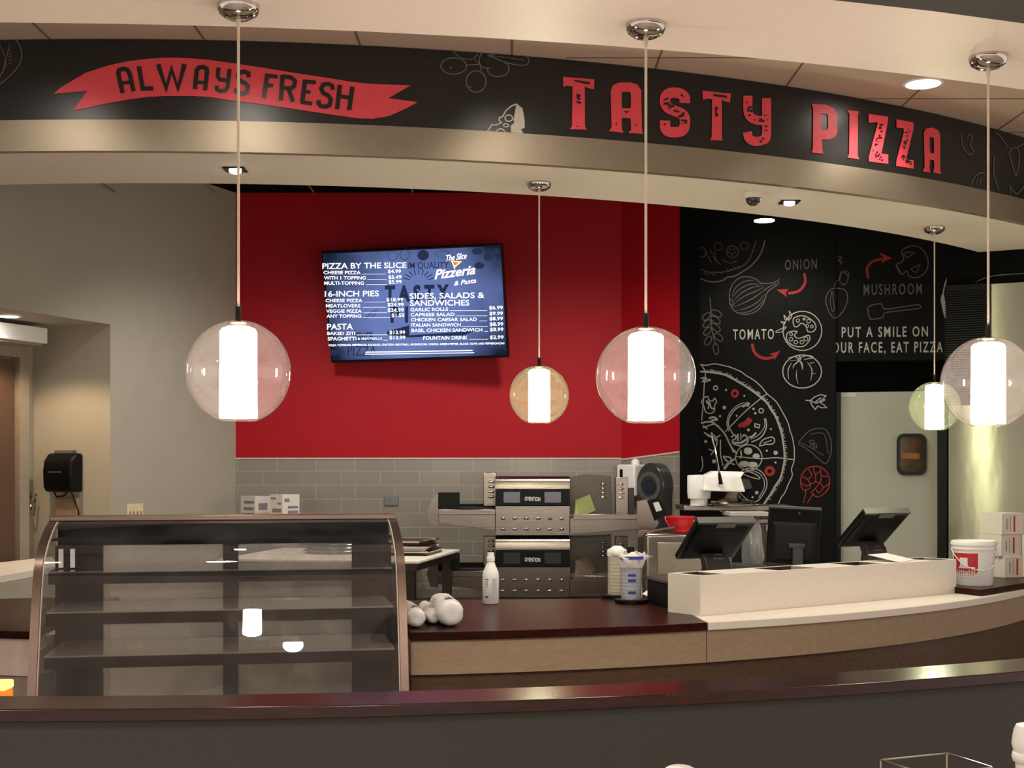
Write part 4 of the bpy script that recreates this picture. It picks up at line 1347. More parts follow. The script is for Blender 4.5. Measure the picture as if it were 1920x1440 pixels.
MB().box(-.045, CW + .045, -.12, BK, .0, .40).build('base_cabinet', M['brownpanel'], dc, smooth=0)
b1 = MB()
for x in (.018, .06):
    b1.box(x, x + .016, .25, .262, 1.13, 1.20)  # white strips standing in for reflections in the case glass
b1.build('case_reflection', M['whiteplastic'], dc)

# ---------------------------------------------------------------- things on the dark worktop
TOP = .8805
def cups_sleeve(px, py, r, L, rot, label):
    p = G(px, py, TOP)
    t = thing('cup_sleeve', label, 'cup sleeve', p, R(rot), 'plastic sleeves of white cups on the dark worktop')
    mb = MB()
    prof = [(0.001, .004), (r * .45, .0), (r * .75, .006), (r * .93, .03), (r, .07), (r * 1.0, L * .35), (r * .96, L * .7), (r * .82, L * .92), (r * .3, L), (.001, L + .01)]
    mb.M = Matrix.Translation((0, 0, r)) @ Matrix.Rotation(R(-90), 4, 'X')
    random.seed(int(px))
    mb.lathe(prof, n=22, wob=.045)
    mb.build('sleeve', M['whiteplastic'], t, smooth=70)
    mb = MB()
    for k in range(3):
        a_ = R(-125 + 6 * k)
        rr = r * 1.012
        y0 = .06 + k * .035
        pts = [(rr * math.cos(a_ + d), y0, r - rr * math.sin(a_ + d) * 1.0) for d in (0, .25, .5)]
    for q, (aa, y0, y1) in enumerate(((112, .06, .085), (84, .07, .095), (108, .12, .132))):
        ring = []
        for d in range(0, 31, 10):
            an = R(aa - d)
            ring.append((r * 1.03 * math.cos(an), r + r * 1.03 * math.sin(an)))
        v = [(x, y0, z) for x, z in ring] + [(x, y1, z) for x, z in ring]
        mb.add(v, [(i, i + 1, i + 5, i + 4) for i in range(3)])
    mb.build('print', M['inkblue'], t, smooth=0)
    return t
cups_sleeve(847, 1177, .054, .46, 9, 'rightmost white plastic cup sleeve lying on the dark worktop')
cups_sleeve(814, 1172, .032, .44, 9, 'middle white cup sleeve between two larger sleeves')
cups_sleeve(782, 1179, .040, .42, 11, 'white cup sleeve lying against the display case')
random.seed(5)

p = G(920, 1132, TOP)
sb = thing('spray_bottle', 'white quart bottle with white cap standing on the dark worktop', 'bottle', p)
MB().lathe([(.034, 0), (.038, .004), (.038, .135), (.035, .148), (.022, .178), (.016, .195), (.016, .203)], n=32).build('bottle_body', M['whiteplastic'], sb, smooth=50)
MB().lathe([(.019, .197), (.019, .214), (.0165, .216), (.015, .236), (.0, .237)], n=28).build('cap', M['whiteplastic'], sb)
mb = MB()
for a0, a1, z0, z1 in ((-78, -42, .03, .12), ):
    v = []
    for k in range(7):
        an = R(a0 + (a1 - a0) * k / 6)
        v += [(.0386 * math.cos(an), .0386 * math.sin(an), z0), (.0386 * math.cos(an), .0386 * math.sin(an), z1)]
    mb.add(v, [(2 * k, 2 * k + 2, 2 * k + 3, 2 * k + 1) for k in range(6)])
mb.build('label', mat('pale_grey_label', (188, 190, 200), .6), sb, smooth=0)
SBp = plane_surf((p.x, p.y - .0386, 0), (0, -1, 0))
mb = MB()
for z0, z1, a0, a1 in ((.030, .038, -128, -108), (.112, .116, -128, -105), (.102, .105, -128, -110), (.092, .095, -128, -108), (.08, .083, -128, -112)):
    v = []
    for k in range(4):
        an = R(a0 + (a1 - a0) * k / 3)
        v += [(.0386 * math.cos(an), .0386 * math.sin(an), z0), (.0386 * math.cos(an), .0386 * math.sin(an), z1)]
    mb.add(v, [(2 * k, 2 * k + 2, 2 * k + 3, 2 * k + 1) for k in range(3)])
mb.build('print', M['ink'], sb, smooth=0)

def cup_stand(px, py, label, clear):
    p = G(px, py, TOP)
    t = thing('cup_stand', label, 'cup stand', p, 0)
    prof, n = [], 40
    mb = MB()
    v = []
    for z in (.001, .016):
        for k in range(n):
            r = .075 + (.003 if k % 2 else 0)
            v.append((r * math.cos(6.2832 * k / n), r * math.sin(6.2832 * k / n), z))
    mb.add(v, [tuple(range(n))[::-1], tuple(range(n, 2 * n))] + [(k, (k + 1) % n, n + (k + 1) % n, n + k) for k in range(n)])
    mb.build('round_base', M['black'], t)
    mb = MB()
    z = .017
    prof = []
    for k in range(11 if clear else 13):
        prof += [(.036, z), (.040, z + .014), (.042, z + .0155), (.041, z + .0165)]
        z += .0168
    MB().lathe([(0, .017)] + prof + [(.0, z)], n=28).build('cup_stack', M['cup'] if not clear else mat('clear_cups', (214, 214, 220), .25), t)
    if clear:
        MB().lathe([(.050, .018), (.050, .14), (.052, .17), (.060, .215)], n=28, wob=.04).build('plastic_sleeve', M['clearplastic'], t, smooth=70)
        mb = MB()
        random.seed(11)
        n = 26
        v = []
        for i, (r, z) in enumerate(((.053, .165), (.060, .19), (.064, .215), (.052, .232))):
            for k in range(n):
                an = 6.2832 * k / n
                rr = r * (1 + .12 * math.sin(3 * an + i) * (i / 2)) + (.045 if (i == 2 and 0 < k < 4) else 0)
                v.append((rr * math.cos(an), rr * math.sin(an), z + .008 * math.sin(5 * an + i) * (i > 0)))
        mb.add(v, [(i * n + k, i * n + (k + 1) % n, (i + 1) * n + (k + 1) % n, (i + 1) * n + k) for i in range(3) for k in range(n)])
        o_ = mb.build('open_bag_top', M['paper'], t, smooth=70)
        mb = MB()
        v = []
        for k in range(9):
            an = R(-150 + 14 * k)
            v += [(.0665 * math.cos(an), .0665 * math.sin(an), .204), (.0655 * math.cos(an), .0655 * math.sin(an), .218)]
        mb.add(v, [(2 * k, 2 * k + 2, 2 * k + 3, 2 * k + 1) for k in range(8)])
        mb.build('blue_print', M['inkblue'], o_, smooth=0)
        mb = MB()
        for z0 in (.045, .10, .125):
            v = []
            for k in range(4):
                an = R(-112 + 13 * k)
                v += [(.0525 * math.cos(an), .0525 * math.sin(an), z0), (.0525 * math.cos(an), .0525 * math.sin(an), z0 + .012)]
            mb.add(v, [(2 * k, 2 * k + 2, 2 * k + 3, 2 * k + 1) for k in range(3)])
        mb.build('sleeve_print', M['inkblue'], t, smooth=0)
    else:
        MB().lathe([(.046, .018), (.046, .2)], n=28, wob=.05).build('plastic_sleeve', M['clearplastic'], t, smooth=70)
        MB().lathe([(.046, .2), (.047, .215), (.043, .232), (.03, .240), (.018, .25), (.0, .243)], n=22, wob=.12).build('bag_top', M['paper'], t, smooth=70)
    return t
cup_stand(1157, 1121, 'stack of cream cups on a round black base, behind another stand', False)
cup_stand(1184, 1130, 'clear plastic cup sleeve with torn white top on round black base', True)
random.seed(5)

# ---------------------------------------------------------------- registers and the long white box
A0, A1 = Vector((.796, 5.636, 0)), Vector((2.226, 6.68, 0))
bx = (A1 - A0)
BL = bx.length
ba = math.atan2(bx.y, bx.x)
wb = thing('register_screen_box', 'long white open-topped box standing on the white worktop', 'counter box', (A0.x, A0.y, TOP), ba)
BD, BH = .20, .169
mb = MB()
mb.box(0, BL, 0, .018, 0, BH).box(0, BL, BD - .018, BD, 0, BH).box(0, .018, .018, BD - .018, 0, BH).box(BL - .018, BL, .018, BD - .018, 0, BH)
holes = [(.03, .16), (.50, .76), (1.02, 1.24), (1.60, 1.75)]
x = .018
for h0, h1 in holes:
    if h0 > x:
        mb.box(x, h0, .018, BD - .018, BH - .018, BH)
    x = h1
mb.box(x, BL - .018, .018, BD - .018, BH - .018, BH)
mb.build('box_panels', M['white'], wb, smooth=0)
mb = MB()
for h0, h1 in holes:
    mb.box(h0 - .01, h1 + .01, .019, BD - .019, BH - .09 if h0 > .4 and h0 < 1.3 else BH - .03, BH - .085 if h0 > .4 and h0 < 1.3 else BH - .025)
mb.build('well_floor', mat('brown_well', (62, 34, 26), .5), wb, smooth=0)
for h0, h1 in holes:
    zf = BH - .05
    mb = MB()
    mb.box(h0, h1, .0181, .0195, zf, BH - .001).box(h0, h1, BD - .0195, BD - .0181, zf, BH - .001).box(h0 - .001, h0, .0195, BD - .0195, zf, BH - .001).box(h1, h1 + .001, .0195, BD - .0195, zf, BH - .001)
    mb.build('well_liner', bpy.data.materials['brown_well'], wb, smooth=0)
p = wb.matrix_world
pr = Matrix.Translation((A0.x, A0.y, 0)) @ Matrix.Rotation(ba, 4, 'Z')
q = pr @ Vector((1.42, .11, 0))
ps = thing('paper_sheet', 'white paper lying on the right end of the white box', 'paper', (q.x, q.y, TOP + BH + .001), ba + .25)
mb = MB()
mb.add([(-.10, -.07, 0), (.12, -.06, 0), (.10, .08, .028), (-.10, .09, .03), (-.10, -.07, .0015), (.12, -.06, .0015), (.10, .08, .0295), (-.10, .09, .0315)], [(0, 1, 2, 3), (4, 5, 6, 7), (0, 1, 5, 4), (1, 2, 6, 5), (2, 3, 7, 6), (3, 0, 4, 7)])
mb.build('sheet', M['paper'], ps, smooth=0)

# cash drawer
a0 = G(1212, 1129, TOP)
a1 = G(1277, 1149, TOP)
dv = (a0 - a1).normalized()
a1 = a0 - dv * .26
dl = .28
dn = math.atan2(dv.y, dv.x) - R(90)
cd = thing('cash_drawer', 'black cash drawer on the white worktop left of registers', 'cash drawer', (a1.x, a1.y, TOP), dn)
MB().box(0.01, .36, 0, dl, 0, .105).build('drawer_body', M['blackmatte'], cd, bevel=.004)
MB().box(.0, .37, -.004, dl, .106, .122).build('lid', mat('charcoal_lid', (62, 58, 62), .3), cd, bevel=.004)
MB().box(.02, .35, -.012, 0, .012, .095).build('drawer_front', M['black'], cd, bevel=.003)

# register terminals: screens seen from behind
def terminal(px, pyb, Y, yaw, label, w=.31, h=.29, tilt=50, lift=.07, logo=True):
    """px, pyb: centre of the lower screen edge at distance Y"""
    p = W(px, pyb, Y)
    t = thing('register_terminal', label, 'register', (p.x, p.y, TOP), R(yaw))
    lz = p.z - TOP
    # local -y = towards the customer; the screen leans its top that way
    Mx = Matrix.Translation((0, 0, lz)) @ Matrix.Rotation(R(tilt), 4, 'X')
    mb = MB()
    mb.M = Mx
    mb.hexa([(-w / 2, -.012, 0), (w / 2, -.012, 0), (w / 2, .02, 0), (-w / 2, .02, 0)], [(-w / 2, -.012, h), (w / 2, -.012, h), (w / 2, .02, h), (-w / 2, .02, h)])
    s = mb.build('screen_housing', M['black'], t, bevel=.008)
    mb = MB()
    mb.M = Mx
    mb.hexa([(-w * .40, -.026, .03), (w * .40, -.026, .03), (w * .44, -.011, .015), (-w * .44, -.011, .015)], [(-w * .40, -.026, h - .05), (w * .40, -.026, h - .05), (w * .44, -.011, h - .03), (-w * .44, -.011, h - .03)])
    mb.build('rear_cover', M['blackmatte'], s, bevel=.004)
    mb = MB()
    mb.M = Mx
    mb.box(-w / 2 + .004, w / 2 - .004, -.014, .021, h - .010, h + .002)
    mb.build('top_edge', M['greylid'], s)
    mb = MB()
    mb.M = Mx
    mb.box(-.05, .05, -.018, .0, h - .035, h - .003)
    mb.build('top_notch', M['greylid'], s)
    mb = MB()
    mb.M = Mx
    mb.box(-w / 2 + .014, w / 2 - .014, .0195, .0215, .014, h - .014)
    mb.build('display', M['smoke'], s)
    c = Mx @ Vector((0, -.02, h * .33))
    mb = MB()
    prof = [(c.y - .02, c.z - .02), (c.y - .055, c.z - .055), (c.y - .075, max(.05, c.z - .12)), (c.y - .07, .012), (c.y - .09, 0), (c.y + .14, 0), (c.y + .12, .015), (c.y + .02, .04), (c.y - .01, c.z - .08), (c.y + .02, c.z - .02)]
    mb.extr([(-.065, y, z) for y, z in prof], (0, 0, 0), (.13, 0, 0))
    st = mb.build('stand', M['stand'], t, bevel=.004)
    if logo:
        mb = MB()
        zz = max(.05, c.z - .12)
        yy = lambda z: c.y - .0558 - .02 * (c.z - .055 - z) / .065
        for x0_, x1_, za0, za1 in ((-.022, -.012, .192, .201), (-.008, .030, .193, .200), (-.016, .024, .212, .216)):
            mb.hexa([(x0_, yy(za0) - .001, za0), (x1_, yy(za0) - .001, za0), (x1_, yy(za0), za0), (x0_, yy(za0), za0)], [(x0_, yy(za1) - .001, za1), (x1_, yy(za1) - .001, za1), (x1_, yy(za1), za1), (x0_, yy(za1), za1)])
        mb.build('print', M['greylid'], st, smooth=0)
    return t
T1 = terminal(1320, 1045, 6.45, 20, 'left black register terminal beside the cash drawer')
T3 = terminal(1610, 1022, 7.1, 26, 'right black register terminal in front of the pale door')
p = W(1484, 1058, 6.6)
T2 = thing('register_monitor', 'upright black monitor between the two tilted register terminals', 'monitor', (p.x, p.y, TOP), R(-6))
hz = W(1484, 950, 6.6).z - TOP
bz = p.z - TOP
Mx = Matrix.Translation((0, 0, bz)) @ Matrix.Rotation(R(8), 4, 'X') @ Matrix.Rotation(R(3), 4, 'Y')
mb = MB()
mb.M = Mx
mb.box(-.128, .128, -.01, .02, 0, hz - bz)
s = mb.build('screen_housing', M['black'], T2, bevel=.006)
mb = MB()
mb.M = Mx
mb.hexa([(-.09, -.028, .03), (.09, -.028, .03), (.11, -.009, .015), (-.11, -.009, .015)], [(-.09, -.028, .19), (.09, -.028, .19), (.11, -.009, .215), (-.11, -.009, .215)])
mb.build('rear_cover', M['blackmatte'], s, bevel=.004)
mb = MB()
mb.M = Mx
mb.box(-.126, .126, -.013, .021, hz - bz - .006, hz - bz + .003)
mb.build('top_edge', M['greylid'], s)
mb = MB()
mb.M = Mx
mb.lathe([(0, 0), (.006, 0), (.006, .004), (0, .004)], .02, 0, 12)
mb.M = Mx
o_ = MB()
o_.M = Mx @ Matrix.Translation((.02, -.0105, hz - bz - .025)) @ Matrix.Rotation(R(90), 4, 'X')
o_.cyl(0, 0, 0, .003, .005, 14)
o_.build('lens_dot', M['greylid'], s)
mb = MB()
mb.box(.0, .05, -.055, -.03, .0, bz + .10)
mb.box(-.02, .06, -.06, -.005, bz + .085, bz + .105)
mb.build('stand_neck', M['stand'], T2, bevel=.003)
MB().box(-.10, .13, -.10, .10, 0, .014).build('stand_foot', M['blackmatte'], T2, bevel=.004)
MB().tube([(.055, -.04, .12), (.09, -.06, .06), (.13, -.05, .016), (.16, .0, .014)], .005).build('cable', M['greylid'], T2)
p = W(1535, 1022, 6.62)
MB().tube([(.125, .03, bz + .20), (.133, .03, bz + .13), (.115, .03, bz + .02)], .004).build('white_cable', M['whiteplastic'], T2)

# bucket and takeout boxes on the dark slab
SL = .9125
p = G(1826, 1096, SL)
bk = thing('pail', 'white lidded plastic pail with a red label', 'pail', p)
k = p.y / F
rt, rb, hh = 40 * k, 33 * k, 84 * k
MB().lathe([(rb, 0), (rb + .002, .004), (rt * .97, hh * .78), (rt * .97, hh * .80)], n=44).build('pail_body', M['whiteplastic'], bk, smooth=50)
MB().lathe([(rt * .97, hh * .79), (rt * 1.03, hh * .80), (rt * 1.03, hh * .84), (rt, hh * .845), (rt, hh * .88)], n=44).build('rim', M['whiteplastic'], bk)
MB().lathe([(rt * 1.02, hh * .88), (rt * 1.05, hh * .89), (rt * 1.05, hh * .95), (rt * 1.0, hh * .985), (rt * .9, hh * .985), (rt * .86, hh * .965), (.0, hh * .965)], n=44).build('lid', M['whiteplastic'], bk)
def wrap(a0, a1, z0, z1, off, m, name, par, n=12):
    v = []
    for i in range(n + 1):
        an = R(a0 + (a1 - a0) * i / n)
        for z in (z0, z1):
            r = rb + (rt * .97 - rb) * z / (hh * .78) + off
            v.append((r * math.cos(an), r * math.sin(an), z))
    return MB().add(v, [(2 * i, 2 * i + 2, 2 * i + 3, 2 * i + 1) for i in range(n)]).build(name, m, par, smooth=40)
lb = wrap(-178, -98, hh * .08, hh * .72, .001, M['labelred'], 'label', bk)
wrap(-150, -126, hh * .42, hh * .62, .002, M['paper'], 'spoon_emblem', lb)
wrap(-156, -106, hh * .385, hh * .42, .002, M['paper'], 'label_band', lb)
for z, a0, a1 in ((.30, -158, -106), (.22, -152, -112), (.16, -152, -112)):
    wrap(a0, a1, hh * z, hh * (z + .025), .002, M['tiletrim'], 'label_print', lb)
hp = [(rt * 1.05 * math.cos(R(a_)), rt * 1.05 * math.sin(R(a_)), hh * (.80 - .45 * math.sin(R((a_ + 180) / 1.0)) ** 1.0)) for a_ in range(-180, 1, 12)]
MB().tube(hp, .0025).build('handle', M['whiteplastic'], bk)

def takeout(px, py, z0, h, label, w=.17, d=.155, rot=28):
    pc = G(px, py, SL) if z0 == 0 else None
    t = thing('takeout_box', label, 'box', (TB.x + px, TB.y + py, SL + z0), R(rot), 'white takeout boxes beside the pail')
    MB().box(0, w, 0, d, 0, h).build('box_panels', M['card'], t, bevel=.002)
    # local: right face (y=0) carries the red print, left face (x=0) is plain
    mb = MB()
    mb.box(w * .52, w * .60, -.0008, 0, h * .12, h * .88)
    mb.build('red_print', M['inkred'], t, smooth=0)
    MB().box(w * .20, w * .25, -.0008, 0, h * .25, h * .75).build('fine_print', M['frame'], t, smooth=0)
    mb = MB()
    mb.box(w * .36, w * .39, -.0008, 0, h * .15, h * .85)
    mb.build('fine_print', M['frame'], t, smooth=0)
    MB().box(-.0006, w, d * .05, d * .95, h, h + .0015).build('top_flap', M['paper'], t, smooth=0)
    return t
TB = G(1882, 1084, SL)
hb = 40 * TB.y / F
takeout(.006, 0, 0, hb, 'bottom box of the white stack behind the pail')
takeout(-.012, .004, hb + .0016, hb, 'middle box of the white stack behind the pail')
takeout(-.010, .0, 2 * hb + .0032, hb, 'topmost box of the white stack behind the pail')
takeout(.195, -.065, 0, hb, 'bottom white box at the frame edge beside the stack')
takeout(.198, -.065, hb + .0016, hb, 'upper white box at the frame edge beside the stack')

# ---------------------------------------------------------------- kitchen equipment
OY = 8.4                       # front of the ovens
kx = OY / F
def OX(px): return (px - HX) * kx
def OZ(py): return EYE + (HY - py) * kx
tb = thing('oven_table', 'low steel table carrying the two stacked conveyor ovens', 'table', (.12, 8.7, 0))
MB().box(-.75, .75, -.27, .33, .66, OZ(1122)).build('table_top', M['steel'], tb, bevel=.004)
for x in (-.7, .66):
    for y in (-.24, .27):
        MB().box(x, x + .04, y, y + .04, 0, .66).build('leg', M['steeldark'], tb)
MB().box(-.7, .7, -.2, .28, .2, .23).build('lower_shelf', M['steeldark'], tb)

def oven(ytop, ybot, label, first=True):
    z0, z1 = OZ(ybot), OZ(ytop)
    h = z1 - z0
    x0, x1 = OX(929), OX(1068)
    cx = (x0 + x1) / 2
    t = thing('conveyor_oven', label, 'oven', (cx, OY, z0))
    w = (x1 - x0) / 2
    L_ = lambda px: OX(px) - cx
    Zl = lambda py: OZ(py) - z0
    f = lambda k: h * (1 - k)
    MB().box(-w, w, .012, .46, .0, h).build('oven_body', M['steel'], t, bevel=.006)
    # rolled top of the front, panel, lower vented panel
    MB().extr([(-w, -.035, f(.21)), (-w, -.035, f(.10)), (-w, -.028, f(.05)), (-w, -.01, f(.015)), (-w, .02, f(0.0)), (-w, .02, f(.21))], (0, 0, 0), (2 * w, 0, 0)).build('top_front', M['steel'], t, smooth=50)
    cp = MB().box(-w, w, -.040, .011, f(.49), f(.215)).build('control_panel', M['black'], t, bevel=.003)
    for a_, b_ in ((.11, .33), (.66, .88)):
        MB().box(-w + 2 * w * a_, -w + 2 * w * b_, -.0415, -.040, f(.44), f(.26)).build('touch_screen', mat('touch_screen_on' if first else 'touch_screen_off', (104, 100, 112) if first else (34, 33, 35), .3), cp)
    lp_ = MB().box(-w, w, -.036, .011, 0.004, f(.495)).build('lower_panel', M['steel'], t, bevel=.003)
    mb = MB()
    mb2 = MB()
    for zz in (.30, .12):
        for k in range(6):
            xx = -w + 2 * w * (.10 + .158 * k)
            mb.M = Matrix.Translation((xx, -.036, h * zz)) @ Matrix.Diagonal((.017, .008, .006, 1))
            mb.sphere((0, 0, 0), 1, 12, 8)
            mb2.box(xx - .012, xx + .014, -.0365, -.036, h * zz - .010, h * zz - .005)
    mb.build('vent_louvers', M['chrome'], lp_)
    mb2.build('vent_slots', M['black'], lp_)
    s = plane_surf((0, OY - .0405, 0), (0, -1, 0))
    a = Art()
    yc = ytop + (ybot - ytop) * .365
    a.text('OVENTION', 984, yc + 5, 1013, yc + 6, 7.5, .01)
    o_ = a.build('maker_lettering', M['paper'], cp, s, .002)
    # left conveyor table
    za_, zb__ = f(.56), f(.62)
    lt = MB()
    x_ = L_(822)
    lt.extr([(x_, 0, f(.78)), (x_, 0, f(.64)), (-w, 0, f(.64)), (-w, 0, f(.91))], (0, -.03, 0), (0, .36, 0))
    ltb = lt.build('left_table', M['steel'], t, bevel=.003, smooth=0)
    MB().box(x_, -w, -.05, -.025, f(.64), f(.555)).build('front_rail', M['steel'], ltb, bevel=.002)
    mb = MB()
    for k in range(9):
        mb.tube([(x_ + .01, .0 + k * .04, f(.545)), (-w, .0 + k * .04, f(.545))], .006, 6)
    mb.box(x_, -w, -.02, .36, f(.63), f(.56))
    mb.box(x_, -w, .33, .36, f(.56), f(.49))
    mb.build('conveyor_mesh', M['blackmatte'], ltb, smooth=0)
    MB().extr([(L_(800), 0, f(.60)), (L_(812), 0, f(.36)), (L_(822), 0, f(.28)), (L_(822), 0, f(.83)), (L_(808), 0, f(.82))], (0, -.035, 0), (0, -.005, 0)).build('end_plate', M['steel'], ltb, smooth=0)
    MB().box(L_(822), L_(862), -.024, -.006, f(.56), f(.27)).build('end_stop', M['blackmatte'], ltb, smooth=0)
    sd = MB().box(L_(905), -w + .004, .20, .30, f(.52), f(-.06 if first else .02)).build('side_hood', M['steel'], t, bevel=.004)
    mb = MB()
    for k in range(4):
        mb.M = Matrix.Translation(((L_(905) - w) / 2 + .01, .198, f(.10 + .085 * k))) @ Matrix.Diagonal((.022, .008, .009, 1))
        mb.sphere((0, 0, 0), 1, 12, 8)
    mb.build('hood_louvers', M['chrome'], sd)
    # right conveyor table
    x_ = L_(1196)
    lt = MB()
    lt.extr([(w, 0, f(.97)), (w, 0, f(.70)), (x_, 0, f(.70)), (x_, 0, f(.89))], (0, -.06, 0), (0, .36, 0))
    rtb = lt.build('right_table', M['steel'], t, bevel=.003, smooth=0)
    MB().box(w + .02, x_, -.08, -.055, f(.72), f(.63)).build('front_rail', M['steel'], rtb, bevel=.002)
    MB().extr([(L_(1192), 0, f(.95)), (L_(1192), 0, f(.42)), (L_(1212), 0, f(.38)), (L_(1232), 0, f(.78)), (L_(1222), 0, f(.92)), (L_(1210), 0, f(.97))], (0, -.1, 0), (0, -.04, 0)).build('end_plate', M['steel'], rtb, smooth=0)
    mb = MB()
    mb.extr([(L_(1210), -.106, f(.40)), (L_(1233), -.106, f(.36)), (L_(1247), -.106, f(.62)), (L_(1224), -.106, f(.74))], (0, 0, 0), (0, .05, 0))
    ep = mb.build('sensor_plate', M['blackmatte'] if first else M['maroon'], rtb, smooth=0)
    MB().extr([(L_(1221), -.108, f(.44)), (L_(1231), -.108, f(.42)), (L_(1238), -.108, f(.56)), (L_(1227), -.108, f(.59))], (0, 0, 0), (0, .001, 0)).build('sticker', M['paper'], ep, smooth=0)
    bgp = MB()
    bgp.extr([(w + .002, 0, f(.66)), (w + .002, 0, f(.02)), (L_(1105), 0, f(-.03 if first else .02)), (L_(1152), 0, f(.0)), (L_(1156), 0, f(.66))], (0, .28, 0), (0, .30, 0))
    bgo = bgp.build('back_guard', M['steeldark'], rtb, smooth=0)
    mb = MB()
    for xx in (1137, 1169):
        for k in range(4):
            mb.M = Matrix.Translation((L_(xx), .276 if xx < 1150 else .15, f(.14 + .075 * k))) @ Matrix.Diagonal((.019, .006, .008, 1))
            mb.sphere((0, 0, 0), 1, 12, 8)
    mb.build('guard_louvers', M['chrome'], bgo)
    MB().box(L_(1158), L_(1182), .155, .29, f(.66), f(.02)).build('end_column', M['steel'], rtb, bevel=.003)
    MB().box(L_(1182.5), L_(1193), .14, .2, f(.66), f(.2)).build('dark_post', M['stand'], rtb)
    # card leaning on the right table
    MB().extr([(L_(1076), -.03, f(.70)), (L_(1079), .0, f(.40)), (L_(1107), .06, f(.31)), (L_(1118), .05, f(.58)), (L_(1085), -.04, f(.68))], (0, 0, 0), (0, .004, 0)).build('side_flap', M['greencard'] if first else mat('brown_reflective_card', (98, 80, 66), .4), t, smooth=0)
    return t
oven(893, 1004.5, 'upper conveyor oven of the stacked pair')
oven(1006, 1120, 'lower conveyor oven of the stacked pair', False)

# white preparation table with trays
q0, q1 = W(785, 1050, 7.27), W(862, 1030, 8.33)
pd_ = (q1 - q0)
pd_.z = 0
pa = math.atan2(pd_.y, pd_.x) - R(90)
wt_ = thing('preparation_table', 'white topped preparation table behind the display case', 'table', (q0.x, q0.y, 0), pa)
PL = pd_.length
MB().box(-1.15, 0, 0, PL, .985, 1.0).build('table_top', M['white'], wt_, bevel=.003)
MB().box(-1.14, -.01, .01, PL - .01, .945, .984).build('apron', M['steeldark'], wt_)
for x in (-1.12, -.09):
    for y in (.06, PL - .1):
        MB().box(x, x + .05, y, y + .05, 0, .945).build('leg', M['steeldark'], wt_)
RT = Matrix.Translation((q0.x, q0.y, 0)) @ Matrix.Rotation(pa, 4, 'Z')
def tray(u, v, z, label, w=.30, d=.42, r=0, m='steel'):
    p = RT @ Vector((u, v, 0))
    t = thing('baking_tray', label, 'tray', (p.x, p.y, z), pa + r, 'trays on the white preparation table')
    mb = MB()
    mb.hexa([(-w / 2 + .01, -d / 2 + .01, 0), (w / 2 - .01, -d / 2 + .01, 0), (w / 2 - .01, d / 2 - .01, 0), (-w / 2 + .01, d / 2 - .01, 0)], [(-w / 2, -d / 2, .022), (w / 2, -d / 2, .022), (w / 2, d / 2, .022), (-w / 2, d / 2, .022)])
    mb.build('tray_pan', M[m], t, smooth=0)
    mb = MB()
    mb.tube([(-w / 2, -d / 2, .022), (w / 2, -d / 2, .022), (w / 2, d / 2, .022), (-w / 2, d / 2, .022)], .006, 6, True)
    mb.build('rolled_rim', M['chrome'], t)
    return t
tray(-.20, .62, 1.0005, 'bottom dark tray of the pile at the right end of the white table', m='steeldark')
tray(-.21, .60, 1.030, 'second tray of the pile at the right end of the white table', r=.05)
tray(-.22, .62, 1.0595, 'top tray of the pile at the right end of the white table', w=.26, r=-.04, m='steeldark')
def pizza_pan(z, k, label):
    p = RT @ Vector((-.66, .62, 0))
    t = thing('pizza_pan', label, 'pan', (p.x + .004 * k, p.y, z), 0, 'round pizza pans behind the display case')
    MB().lathe([(0, 0), (.17, 0), (.19, .016), (.196, .017), (.194, .02), (.187, .018), (.168, .004), (0, .004)], n=48).build('pan', M['steel'], t)
    return t
for k in range(4):
    pizza_pan(1.0005 + k * .0205, k, ('bottom', 'second', 'third', 'topmost')[k] + ' round pan of the pile seen through the display case')

# back counter along the red wall with two cartons
bc = thing('back_counter', 'steel counter along the tiled wall carrying two cartons', 'counter', (-1.3, 9.0, 0))
MB().box(-.5, .6, -.32, .385, .96, 1.0).build('counter_top', M['steel'], bc, bevel=.004)
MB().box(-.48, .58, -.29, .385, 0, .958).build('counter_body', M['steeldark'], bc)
def carton(px0, px1, pxr, pyt, Y, label, rot, prints):
    pc = W(px1, 960, Y)
    t = thing('carton', label, 'box', (pc.x, pc.y, 1.0005), R(-rot), 'white cartons on the back counter')
    wl_ = (px1 - px0) / F * Y / math.cos(R(rot))
    wr_ = (pxr - px1) / F * Y / max(.3, math.sin(R(rot))) * (.8 if px0 < 460 else 1)
    h = W(px1, pyt, Y).z - 1.0005
    MB().box(-wl_, 0, 0, wr_, 0, h).build('carton_box', M['card'], t, bevel=.002)
    mb = MB()
    for u0, u1, v0, v1 in prints[0]:
        mb.box(-wl_ * u1, -wl_ * u0, -.0008, 0, h * v0, h * v1)
    cpm = bpy.data.materials.get('carton_print') or mat('carton_print', (128, 124, 126), .7)
    mb.build('front_print', cpm, t, smooth=0)
    mb = MB()
    for u0, u1, v0, v1 in prints[1]:
        mb.box(0, .0008, wr_ * u0, wr_ * u1, h * v0, h * v1)
    mb.build('side_print', cpm, t, smooth=0)
    MB().box(-wl_ * .55, -wl_ * .45, 0, wr_, h, h + .0008).build('tape', M['frame'], t, smooth=0)
    return t
carton(445, 479, 508, 930.5, 9.02, 'left white printed carton on the back counter', 42, ([(.1, .75, .84, .90), (.12, .8, .70, .76), (.1, .9, .62, .64)], [(.2, .8, .7, .85), (.3, .7, .5, .6)]))
carton(501, 530, 557, 927.5, 8.82, 'right white carton with dark printed bands', 42, ([(.1, .8, .64, .72), (.5, .9, .9, .94), (.1, .4, .8, .84)], [(.3, .9, .62, .68), (.3, .9, .72, .77), (.1, .4, .85, .92)]))

